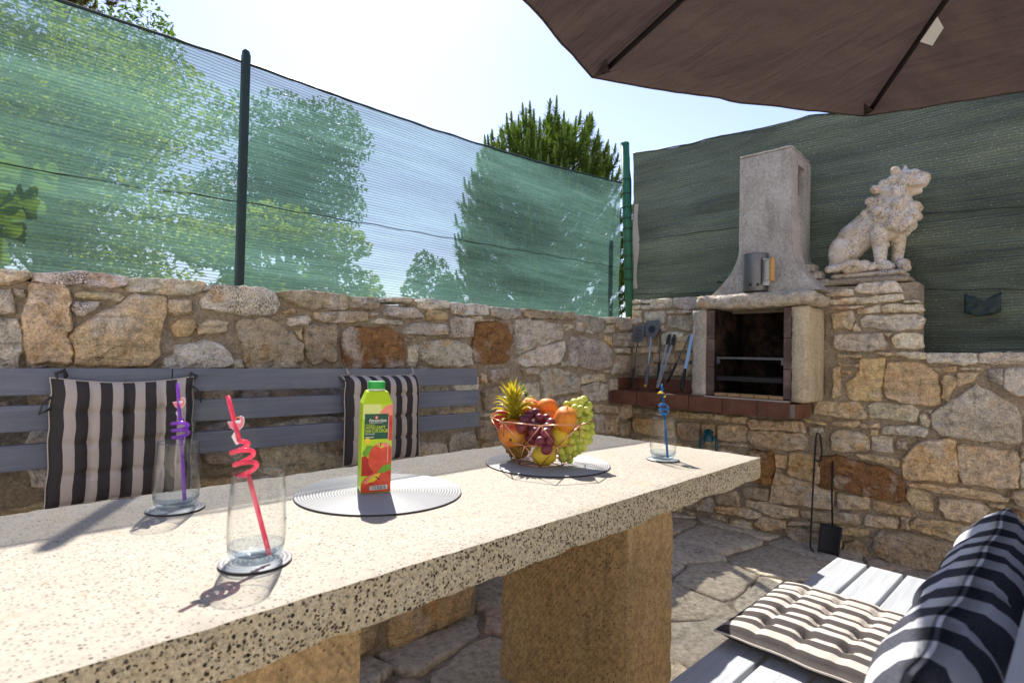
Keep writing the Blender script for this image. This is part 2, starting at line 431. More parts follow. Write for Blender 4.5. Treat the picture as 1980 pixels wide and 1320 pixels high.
def m_soot(name, a, b):
    t = NT(name)
    p = t.pos()
    n1 = t.noise(p, 9, 5, 0.6)
    c = t.mix(t.ramp(n1.outputs[0], [(0.45, 0.0), (0.7, 1.0)]), a, b)
    return t.done(t.bsdf(c, 0.95, t.bump(n1.outputs[0], 0.6, 0.01), 0.1))

MAT = dict(
    stone=m_stone(), mortar=m_mortar(), flag=m_flag(), ttop=m_table_top(), tside=m_table_side(), tleg=m_leg(), concrete=m_concrete('weathered_concrete', (0.36, 0.32, 0.27), (0.56, 0.515, 0.45)), concrete_tan=m_concrete('tan_concrete', (0.52, 0.41, 0.26), (0.63, 0.53, 0.38)), grout_pale=plain('pale_mortar', (0.42, 0.38, 0.35), 0.9, 0.1, 0, 0.25), lion=m_lion(),
    bench=m_paint('blue_grey_paint', (0.175, 0.195, 0.25)), bench_pale=m_paint('pale_grey_paint', (0.41, 0.43, 0.455)),
    cush=m_stripes('striped_cushion_cloth', (0.068, 0.060, 0.062), (0.56, 0.495, 0.45), 6.42, 0, 0.53),
    cush_seat=m_stripes('striped_seat_cloth', (0.085, 0.075, 0.072), (0.56, 0.50, 0.44), 9.5, 0, 0.5),
    cush_near=m_stripes('striped_back_cloth', (0.070, 0.072, 0.090), (0.60, 0.61, 0.65), 9.45, 0, 0.50),
    cream=plain('cream_cord', (0.55, 0.49, 0.43), 0.9, 0.1),
    darkcord=plain('charcoal_cord', (0.07, 0.065, 0.065), 0.9, 0.1),
    net=m_net('green_shade_net', (0.105, 0.210, 0.178), (0.27, 0.40, 0.36), 0.60, 0.86, 78.0, 0.18, 0.66),
    net2=m_net('olive_shade_net', (0.125, 0.150, 0.105), (0.50, 0.54, 0.46), 1.0, 1.0, 62.0, 0.0, 0.12, (75, 150, 1.0), 0.3),
    green=plain('green_post_paint', (0.025, 0.14, 0.075), 0.5, 0.4, 0, 0.35, 30), blackgreen=plain('dark_post_paint', (0.012, 0.030, 0.028), 0.5, 0.4, 0, 0.3),
    black=plain('black_plastic', (0.018, 0.018, 0.020), 0.4, 0.4), iron=plain('black_iron', (0.022, 0.022, 0.024), 0.6, 0.4, 0.3, 0.3, 60),
    steel=plain('brushed_steel', (0.42, 0.44, 0.47), 0.35, 0.5, 0.9, 0.1, 80), steel_blue=plain('blue_tinted_steel', (0.42, 0.55, 0.72), 0.3, 0.5, 0.6),
    darksteel=plain('dull_grey_metal', (0.14, 0.145, 0.155), 0.42, 0.5, 0.7, 0.25, 20), nylon=plain('grey_nylon', (0.11, 0.115, 0.125), 0.5, 0.4),
    wood=plain('pale_wood', (0.50, 0.29, 0.10), 0.6, 0.3, 0, 0.25, 60), copper=plain('copper_wire', (0.72, 0.36, 0.22), 0.3, 0.6, 0.85, 0.06),
    canopy=m_canopy(), rib=plain('dark_rib_metal', (0.016, 0.012, 0.012), 0.45, 0.4, 0.2), white=plain('white_print', (0.80, 0.80, 0.78), 0.55, 0.3, 0, 0.02),
    glass=m_glass('clear_glass', (0.975, 0.980, 0.977), (0.34, 0.36, 0.35), 1.0), glass_base=m_glass('thick_glass', (0.87, 0.91, 0.935), (0.30, 0.36, 0.42), 1.0),
    mat=plain('woven_silver_mat', (0.31, 0.31, 0.318), 0.45, 0.5, 0, 0.12, 300), mat_groove=plain('mat_groove_shade', (0.11, 0.11, 0.115), 0.7, 0.2), mat_edge=plain('dark_mat_back', (0.05, 0.045, 0.04), 0.8, 0.2),
    tile=m_tile(), grout=plain('grey_grout', (0.24, 0.19, 0.165), 0.9, 0.1), soot=m_soot('sooty_brick', (0.012, 0.010, 0.009), (0.075, 0.045, 0.03)),
    brick=m_soot('fire_brick', (0.11, 0.078, 0.068), (0.24, 0.175, 0.15)), brick_pale=plain('yellow_fire_brick', (0.42, 0.27, 0.13), 0.9, 0.1, 0, 0.3),
    bark=m_bark(), paving=plain('pale_paving', (0.64, 0.57, 0.47), 0.9, 0.2, 0, 0.15, 3), plaster=plain('white_plaster', (0.82, 0.78, 0.71), 0.9, 0.2, 0, 0.04, 3), rooftile=plain('clay_roof', (0.36, 0.15, 0.08), 0.9, 0.2), pane=plain('window_pane', (0.03, 0.04, 0.05), 0.1, 0.6), shutter=plain('green_shutter', (0.03, 0.10, 0.07), 0.6), ground=plain('dry_ground', (0.20, 0.17, 0.11), 0.95, 0.1, 0, 0.3, 0.6),
    blue_enamel=plain('blue_enamel', (0.010, 0.090, 0.150), 0.35, 0.5, 0.1, 0.3),
    leaf_light=m_leaf('light_leaves', (0.10, 0.20, 0.015), (0.30, 0.38, 0.03), 0.6), leaf_dark=m_leaf('dark_leaves', (0.03, 0.08, 0.018), (0.085, 0.16, 0.03), 0.45),
    leaf_mid=m_leaf('mid_leaves', (0.045, 0.115, 0.018), (0.11, 0.19, 0.025), 0.45), needle=m_leaf('pine_needles', (0.04, 0.10, 0.015), (0.14, 0.22, 0.03), 0.4),
    candle=m_leaf('pine_candles', (0.14, 0.22, 0.03), (0.26, 0.34, 0.06), 0.45), leaf_hedge=m_leaf('hedge_leaves', (0.020, 0.045, 0.016), (0.045, 0.085, 0.022), 0.2),
    leaf_fig=m_leaf('fig_leaves', (0.07, 0.15, 0.02), (0.17, 0.27, 0.03), 0.5), needle_brown=m_leaf('olive_needles', (0.05, 0.065, 0.015), (0.15, 0.13, 0.03), 0.3),
)

# ------------------------------------------------------------------ mesh helpers
def tag(o, label=None, cat=None, group=None, kind=None):
    if label: o['label'] = label
    if cat: o['category'] = cat
    if group: o['group'] = group
    if kind: o['kind'] = kind
    return o

def empty(name, loc=(0, 0, 0), rz=0.0, label=None, cat=None, group=None):
    e = bpy.data.objects.new(name, None)
    e.empty_display_size = 0.05
    COL.objects.link(e)
    e.location = loc
    e.rotation_euler = (0, 0, rz)
    return tag(e, label, cat, group)

class MB:
    def __init__(self):
        self.v = []; self.f = []; self.uv = None; self.mi = []
    def add(self, vs, fs, mi=0):
        b = len(self.v)
        self.v += [tuple(p) for p in vs]
        self.f += [tuple(i + b for i in q) for q in fs]
        self.mi += [mi] * len(fs)
        return self
    def box(self, x0, x1, y0, y1, z0, z1, mi=0):
        vs = [(x, y, z) for z in (z0, z1) for y in (y0, y1) for x in (x0, x1)]
        return self.add(vs, [(0, 2, 3, 1), (4, 5, 7, 6), (0, 1, 5, 4), (2, 6, 7, 3), (0, 4, 6, 2), (1, 3, 7, 5)], mi)
    def bar(self, p, q, w, h, up=(0, 0, 1)):
        p, q = Vector(p), Vector(q)
        d = (q - p).normalized(); u = Vector(up)
        s = d.cross(u).normalized(); u = s.cross(d).normalized()
        vs = [c + s * a * w / 2 + u * b * h / 2 for c in (p, q) for a, b in ((-1, -1), (1, -1), (1, 1), (-1, 1))]
        return self.add(vs, [(0, 1, 2, 3), (7, 6, 5, 4), (0, 4, 5, 1), (1, 5, 6, 2), (2, 6, 7, 3), (3, 7, 4, 0)])
    def tube(self, pts, r, n=8, caps=True, flat=1.0):
        pts = [Vector(p) for p in pts]
        rs = r if isinstance(r, (list, tuple)) else [r] * len(pts)
        b = []; fs = []
        ref = None
        for i, p in enumerate(pts):
            d = (pts[min(i + 1, len(pts) - 1)] - pts[max(i - 1, 0)]).normalized()
            if ref is None:
                ref = Vector((0, 0, 1)) if abs(d.z) < 0.9 else Vector((1, 0, 0))
            s = d.cross(ref).normalized(); u = s.cross(d).normalized(); ref = u
            for k in range(n):
                a = 2 * math.pi * k / n
                b.append(p + s * math.cos(a) * rs[i] + u * math.sin(a) * rs[i] * flat)
        for i in range(len(pts) - 1):
            for k in range(n):
                k2 = (k + 1) % n
                fs.append((i * n + k, i * n + k2, (i + 1) * n + k2, (i + 1) * n + k))
        if caps:
            fs.append(tuple(range(n - 1, -1, -1))); m = (len(pts) - 1) * n
            fs.append(tuple(m + k for k in range(n)))
        return self.add(b, fs)
    def lathe(self, prof, c=(0, 0, 0), n=32, closed=False):
        vs = []; fs = []
        m = len(prof)
        for r, z in prof:
            for k in range(n):
                a = 2 * math.pi * k / n
                vs.append((c[0] + r * math.cos(a), c[1] + r * math.sin(a), c[2] + z))
        for i in range(m - 1 if not closed else m):
            j = (i + 1) % m
            for k in range(n):
                k2 = (k + 1) % n
                fs.append((i * n + k, i * n + k2, j * n + k2, j * n + k))
        return self.add(vs, fs)
    def ball(self, c, r, n=16, m=10, rot=None, fn=None):
        if not isinstance(r, (tuple, list)): r = (r, r, r)
        vs = []; fs = []
        for i in range(m + 1):
            t = math.pi * i / m
            for k in range(n):
                a = 2 * math.pi * k / n
                d = Vector((math.sin(t) * math.cos(a), math.sin(t) * math.sin(a), math.cos(t)))
                s = fn(d) if fn else 1.0
                p = Vector((d.x * r[0] * s, d.y * r[1] * s, d.z * r[2] * s))
                if rot: p = rot @ p
                vs.append(p + Vector(c))
        for i in range(m):
            for k in range(n):
                k2 = (k + 1) % n
                fs.append((i * n + k, (i + 1) * n + k, (i + 1) * n + k2, i * n + k2))
        return self.add(vs, fs)
    def prism(self, poly, fn, d0, d1):
        n = len(poly)
        vs = [fn(u, v, d0) for u, v in poly] + [fn(u, v, d1) for u, v in poly]
        fs = [tuple(range(n)), tuple(range(2 * n - 1, n - 1, -1))] + [(i, i + n, (i + 1) % n + n, (i + 1) % n) for i in range(n)]
        return self.add(vs, fs)
    def build(self, name, mat, parent=None, smooth=False, fix=False, bevel=0.0, loc=None, split=None):
        me = bpy.data.meshes.new(name)
        vs = self.v
        o = bpy.data.objects.new(name, me)
        if loc == 'base':
            a = np.array(vs); lo, hi = a.min(0), a.max(0)
            c = Vector(((lo[0] + hi[0]) / 2, (lo[1] + hi[1]) / 2, lo[2]))
            vs = [Vector(p) - c for p in vs]
            o.location = c
        me.from_pydata([tuple(p) for p in vs], [], self.f)
        for mm in (mat if isinstance(mat, (list, tuple)) else [mat]):
            me.materials.append(mm)
        if any(self.mi):
            me.polygons.foreach_set('material_index', self.mi)
        if self.uv is not None:
            l = me.uv_layers.new(name='UVMap')
            idx = np.zeros(len(me.loops), dtype=np.int32); me.loops.foreach_get('vertex_index', idx)
            l.data.foreach_set('uv', np.array(self.uv, dtype=np.float32)[idx].ravel())
        if fix:
            bm = bmesh.new(); bm.from_mesh(me)
            bmesh.ops.remove_doubles(bm, verts=bm.verts, dist=1e-5)
            bmesh.ops.recalc_face_normals(bm, faces=bm.faces)
            bm.to_mesh(me); bm.free()
        if smooth:
            me.polygons.foreach_set('use_smooth', [True] * len(me.polygons))
            if split:
                me.set_sharp_from_angle(angle=math.radians(split))
        me.update()
        COL.objects.link(o)
        if parent: o.parent = parent
        if bevel:
            md = o.modifiers.new('bevel', 'BEVEL'); md.width = bevel; md.segments = 2; md.limit_method = 'ANGLE'; md.angle_limit = math.radians(40)
        return o

def copy_tree(o, parent=None):
    c = o.copy()
    COL.objects.link(c)
    c.parent = parent
    for ch in list(o.children):
        copy_tree(ch, c)
    return c

def rounded_box(mb, x0, x1, y0, y1, z0, z1, step, amp, seed, edge=0.006, topmi=0, sidemi=0):
    """box with gridded faces, softened edges and uneven surface"""
    nx, ny, nz = (max(2, int(round((b - a) / step))) for a, b in ((x0, x1), (y0, y1), (z0, z1)))
    idx = {}
    def P(i, j, k):
        key = (i, j, k)
        if key not in idx:
            p = Vector((x0 + (x1 - x0) * i / nx, y0 + (y1 - y0) * j / ny, z0 + (z1 - z0) * k / nz))
            c = Vector(((x0 + x1) / 2, (y0 + y1) / 2, (z0 + z1) / 2))
            ext = [i in (0, nx), j in (0, ny), k in (0, nz)]
            q = p.copy()
            ne = sum(ext)
            s = mnoise.noise(p * 9 + Vector((seed, 0, 0))) * amp + mnoise.noise(p * 41 + Vector((seed, 3, 0))) * amp * 0.6
            for ax in range(3):
                if ext[ax]:
                    sg = 1 if p[ax] > c[ax] else -1
                    q[ax] += sg * s * 0.6
                    if ne >= 2: q[ax] -= sg * (edge * (0.5 + abs(mnoise.noise(p * 23 + Vector((0, seed, 7)))) * 1.6))
            idx[key] = len(mb.v); mb.v.append(tuple(q))
        return idx[key]
    def face(a, b, c, d, mi):
        mb.f.append((a, b, c, d)); mb.mi.append(mi)
    for i in range(nx):
        for j in range(ny):
            face(P(i, j, 0), P(i, j + 1, 0), P(i + 1, j + 1, 0), P(i + 1, j, 0), sidemi)
            face(P(i, j, nz), P(i + 1, j, nz), P(i + 1, j + 1, nz), P(i, j + 1, nz), topmi)
    for i in range(nx):
        for k in range(nz):
            face(P(i, 0, k), P(i + 1, 0, k), P(i + 1, 0, k + 1), P(i, 0, k + 1), sidemi)
            face(P(i, ny, k), P(i, ny, k + 1), P(i + 1, ny, k + 1), P(i + 1, ny, k), sidemi)
    for j in range(ny):
        for k in range(nz):
            face(P(0, j, k), P(0, j, k + 1), P(0, j + 1, k + 1), P(0, j + 1, k), sidemi)
            face(P(nx, j, k), P(nx, j + 1, k), P(nx, j + 1, k + 1), P(nx, j, k + 1), sidemi)
    return mb

TZ = 0.753        # table top height
# ------------------------------------------------------------------ ground and terrace
g = MB(); g.add([(-300, -300, -0.12), (300, -300, -0.12), (300, 300, -0.12), (-300, 300, -0.12)], [(0, 1, 2, 3)])
tag(g.build('ground', MAT['ground']), 'dry bare ground beyond the terrace walls', 'ground', kind='structure')

mb = MB(); mb.box(-8.0, 3.6, -4.5, -1.3, -0.10, 0.0); mb.box(-8.0, -1.001, -1.299, 2.2, -0.10, 0.0)  # pale paving added out of view to reflect sun onto the shaded walls
tag(mb.build('patio', MAT['paving']), 'pale stone patio between the house and the dining corner', 'patio', kind='structure')

terrace = empty('terrace_floor', (0, 0, 0), 0, 'crazy paved stone terrace floor with grey mortar joints', 'floor')
tag(terrace, kind='structure')
mb = MB()
for i in range(46):
    for j in range(36):
        x0, x1, y0, y1 = -1.0 + i * 0.1, -0.9 + i * 0.1, -1.3 + j * 0.1, -1.2 + j * 0.1
        zz = lambda x, y: -0.004 + mnoise.noise(Vector((x * 3, y * 3, 2))) * 0.006
        mb.add([(x0, y0, zz(x0, y0)), (x1, y0, zz(x1, y0)), (x1, y1, zz(x1, y1)), (x0, y1, zz(x0, y1))], [(0, 1, 2, 3)])
mb.build('mortar_bed', MAT['mortar'], terrace, smooth=True, fix=True)

def clip(poly, a, b, c):
    out = []
    for i in range(len(poly)):
        p, q = poly[i], poly[(i + 1) % len(poly)]
        dp, dq = a * p[0] + b * p[1] - c, a * q[0] + b * q[1] - c
        if dp <= 0: out.append(p)
        if (dp < 0) != (dq < 0):
            t = dp / (dp - dq)
            out.append((p[0] + (q[0] - p[0]) * t, p[1] + (q[1] - p[1]) * t))
    return out

def stone_mesh(poly, fn, depth, seed, rough=0.006, n_target=20, jit=0.10, lip=0.012, back=-0.035):
    """one squared rubble stone from its outline: fn(u, v, d) maps outline and outward depth to space"""
    pts = [Vector((u, v)) for u, v in poly]
    q = []                                   # round the corners a little
    for i in range(len(pts)):
        a, b = pts[i], pts[(i + 1) % len(pts)]
        q += [a.lerp(b, 0.09), a.lerp(b, 0.91)]
    per = sum((q[i] - q[(i + 1) % len(q)]).length for i in range(len(q)))
    step = max(0.012, per / n_target)
    r = random.Random(seed)
    bd = []
    for i in range(len(q)):
        a, b = q[i], q[(i + 1) % len(q)]
        k = max(1, int(round((b - a).length / step)))
        for j in range(k):
            p = a.lerp(b, j / k)
            bd.append(p + Vector((r.uniform(-1, 1), r.uniform(-1, 1))) * step * jit)
    n = len(bd)
    c = sum(bd, Vector((0, 0))) / n
    rm = max(0.01, sum((p - c).length for p in bd) / n)
    vs = []; fs = []
    tilt = (r.uniform(-0.05, 0.05), r.uniform(-0.05, 0.05))
    def ring(shrink, d, am):
        for p in bd:
            L = (p - c).length
            s = max(0.05, 1 - shrink / max(L, 0.004)) if shrink >= 0 else 1 + (-shrink)
            w = c + (p - c) * s
            nz = mnoise.noise(Vector((w.x * 16, w.y * 16, seed * 0.37))) * am + mnoise.noise(Vector((w.x * 48, w.y * 48, seed * 0.7))) * am * 0.5
            tl = (w.x - c.x) * tilt[0] + (w.y - c.y) * tilt[1]
            vs.append(fn(w.x, w.y, d + nz + (tl if d > 0 else 0)))
    e = min(lip, rm * 0.28)
    ring(0.0, back, 0)
    ring(0.0, depth * 0.15, rough * 0.3)
    ring(e * 0.35, depth * 0.7, rough * 0.7)
    ring(e * 1.3, depth, rough)
    ring(rm * 0.5, depth * 1.1, rough * 1.3)
    nr = 5
    for i in range(nr - 1):
        for k in range(n):
            k2 = (k + 1) % n
            fs.append((i * n + k, i * n + k2, (i + 1) * n + k2, (i + 1) * n + k))
    nz = mnoise.noise(Vector((c.x * 16, c.y * 16, seed * 0.37))) * rough * 1.3
    vs.append(fn(c.x, c.y, depth * 1.12 + nz))
    m = len(vs) - 1
    for k in range(n):
        fs.append(((nr - 1) * n + k, (nr - 1) * n + (k + 1) % n, m))
    mb = MB(); mb.add(vs, fs)
    return mb

rf = random.Random(21)
seeds = []
while len(seeds) < 96:
    p = (rf.uniform(-0.9, 3.75), rf.uniform(-1.2, 2.35))
    if all((p[0] - s[0]) ** 2 + (p[1] - s[1]) ** 2 > 0.27 ** 2 for s in seeds): seeds.append(p)
    elif rf.random() < 0.002: break
FLAGC = [(0.50, 0.43, 0.32), (0.56, 0.48, 0.37), (0.44, 0.385, 0.29), (0.53, 0.37, 0.26), (0.60, 0.52, 0.40), (0.48, 0.43, 0.34)]
for i, s in enumerate(seeds):
    poly = [(-0.95, -1.25), (3.7, -1.25), (3.7, 2.3), (-0.95, 2.3)]
    for j, t in enumerate(seeds):
        if i != j and (s[0] - t[0]) ** 2 + (s[1] - t[1]) ** 2 < 2.2:
            a, b = t[0] - s[0], t[1] - s[1]
            L = math.hypot(a, b)
            c = (a * (s[0] + t[0]) + b * (s[1] + t[1])) / 2
            poly = clip(poly, a, b, c - 0.010 * L)
            if not poly: break
    if len(poly) < 3: continue
    o = stone_mesh(poly, lambda u, v, d: (u, v, d), 0.008 + rf.random() * 0.006, i + 900, 0.004, 22, 0.16, 0.012, -0.03).build('flagstone', MAT['flag'], terrace, smooth=True, fix=True)
    c = rf.choice(FLAGC); k = rf.uniform(0.85, 1.15)
    o.color = (c[0] * k, c[1] * k, c[2] * k, 1)

# ------------------------------------------------------------------ rubble walls
LEFT_STONES = [
('t',(76,1305,140,1310,148,1297,129,1280,96,1265,66,1261,64,1303)),
('s',(154,1299,161,1306,249,1321,317,1328,389,1320,398,1304,387,1291,342,1280,251,1278,189,1274,155,1283)),
('p',(400,1320,525,1329,629,1334,637,1320,628,1303,605,1285,560,1277,413,1273,401,1288)),
('t',(67,1243,104,1245,110,1180,92,1172,69,1169)),
('b',(109,1249,132,1252,133,1232,124,1228,110,1236)),
('o',(149,1265,236,1270,242,1212,241,1173,244,1128,240,1100,252,1056,252,1033,243,1021,198,1024,159,1020,144,1043,134,1075,133,1128,134,1168,136,1206,145,1231)),
('p',(70,1156,118,1156,126,1130,131,1090,132,1056,125,1005,75,1003)),
('t',(260,1253,280,1260,378,1262,386,1252,377,1238,308,1238,261,1241)),
('s',(253,1224,319,1230,316,1213,283,1184,265,1184,250,1203)),
('o',(408,1261,509,1264,516,1217,504,1169,502,1120,494,1085,496,1055,468,1015,422,1016,359,1017,285,1015,264,1025,264,1067,252,1109,258,1132,288,1159,333,1191,373,1217)),
('b',(153,1016,196,1018,182,1007,153,1006)),
('t',(517,1251,569,1262,592,1258,595,1210,552,1204,522,1204)),
('s',(631,1255,660,1306,683,1327,768,1331,860,1333,892,1313,918,1269,895,1232,854,1220,752,1221,693,1230,636,1229)),
('b',(927,1327,988,1339,1127,1344,1223,1342,1227,1287,1204,1274,1071,1265,1009,1269,961,1287)),
('o',(538,1159,555,1182,606,1188,615,1166,596,1132,549,1123)),
('t',(621,1166,655,1188,679,1193,719,1184,717,1145,681,1142,651,1145,625,1133)),
('b',(760,1181,772,1197,882,1213,965,1164,1019,1112,1028,1050,1000,1004,799,1004,791,1074,770,1121)),
('s',(550,1090,600,1095,640,1109,695,1098,736,1062,742,1029,716,1012,644,1005,515,1007,522,1049,549,1056)),
('p',(745,1036,778,1039,787,1009,754,1005)),
('t',(940,1246,976,1259,984,1242,944,1237)),
('s',(963,1222,1033,1233,1049,1217,1035,1190,964,1182)),
('t',(1075,1249,1122,1254,1139,1227,1116,1216,1076,1222)),
('t',(980,1165,1016,1174,1018,1130)),
('b',(1035,1194,1167,1205,1173,1159,1172,1113,1173,1036,1122,1047,1079,1024,1051,1054,1034,1101,1029,1145)),
('b',(1234,1335,1383,1347,1387,1296,1339,1284,1246,1285,1233,1303)),
('s',(1440,1349,1539,1360,1585,1358,1586,1338,1446,1330)),
('p',(1612,1345,1692,1368,1817,1363,1818,1331,1694,1314,1623,1313)),
('s',(1832,1360,2085,1368,2097,1315,1909,1296,1837,1305)),
('g',(2102,1359,2362,1373,2363,1318,2225,1296,2114,1306)),
('b',(1077,1249,1192,1266,1317,1267,1325,1229,1173,1210,1082,1219)),
('g',(1340,1270,1377,1271,1373,1254,1340,1254)),
('s',(1423,1283,1456,1312,1576,1309,1641,1277,1636,1262,1507,1257,1433,1263)),
('o',(1667,1286,1694,1309,1749,1314,1796,1288,1797,1263,1674,1258)),
('s',(1357,1233,1382,1247,1439,1242,1518,1241,1516,1224,1364,1219)),
('g',(1534,1202,1569,1233,1642,1244,1786,1238,1794,1188,1698,1179,1545,1179)),
('g',(1820,1267,1855,1288,1978,1282,1988,1187,1907,1174,1806,1177)),
('r',(1216,1177,1249,1196,1440,1205,1515,1175,1534,1125,1537,1040,1516,1014,1354,1008,1234,1010,1220,1060,1205,1122)),
('t',(1543,1155,1592,1159,1592,1144,1546,1144)),
('p',(1562,1117,1617,1123,1617,1054,1602,1023,1561,1023)),
('s',(1627,1128,1661,1151,1789,1165,1933,1147,1972,1096,1974,1030,1876,1020,1748,1017,1643,1050)),
('t',(1987,1297,2048,1301,2049,1277,1991,1273)),
('t',(1990,1285,2122,1289,2139,1278,1997,1271)),
('r',(2004,1262,2156,1274,2255,1260,2286,1190,2290,1078,2255,1047,2103,1035,2005,1049,1984,1101,2000,1197)),
('s',(2312,1293,2440,1313,2757,1302,2769,1210,2657,1177,2462,1133,2334,1094,2308,1191)),
('s',(2356,1081,2525,1146,2665,1167,2769,1187,2781,1120,2730,1051,2628,1034,2419,1014,2324,1052)),
('b',(2377,1370,2863,1384,2874,1344,2756,1328,2409,1318,2374,1345)),
('p',(2775,1298,2875,1310,2876,1278,2812,1263)),
('g',(2891,1372,3096,1377,3232,1350,3234,1291,3120,1258,2991,1248,2904,1273)),
('g',(3247,1375,3351,1386,3352,1341,3265,1333)),
('g',(3265,1324,3352,1329,3354,1272,3256,1270)),
('s',(3373,1384,3594,1399,3597,1310,3444,1292,3375,1324)),
('g',(2859,1222,2982,1224,3226,1207,3325,1151,3340,1044,3170,1000,2931,1018,2856,1029,2834,1132)),
('o',(3241,1248,3322,1242,3336,1170,3269,1199)),
('g',(3360,1269,3610,1287,3613,1182,3363,1174)),
('p',(3386,1159,3566,1164,3555,1124,3393,1127)),
('b',(3410,1105,3616,1116,3620,980,3364,966,3379,1045)),
('g',(2539,977,2662,1017,2886,983,2953,942,2946,855,2711,834,2601,821,2582,909)),
('p',(2981,968,3234,973,3279,913,3131,922,2973,901)),
('s',(2974,886,3132,913,3279,895,3283,789,3096,778,2966,842)),
('b',(2378,1009,2530,1014,2515,969,2421,972)),
('b',(2118,1006,2256,1014,2265,961,2120,928)),
('o',(2049,987,2092,967,2094,933,2051,924)),
('b',(2072,890,2217,911,2261,864,2258,764,2086,773)),
('b',(2755,818,2947,831,2968,766,2757,770)),
('b',(2635,806,2738,808,2739,766,2636,771)),
('b',(2035,728,2128,717,2138,613,2039,613)),
('t',(3106,763,3417,739,3419,685,3139,704)),
('g',(3134,689,3241,677,3246,545,3148,559)),
('t',(3254,673,3436,668,3430,523,3269,543)),
]
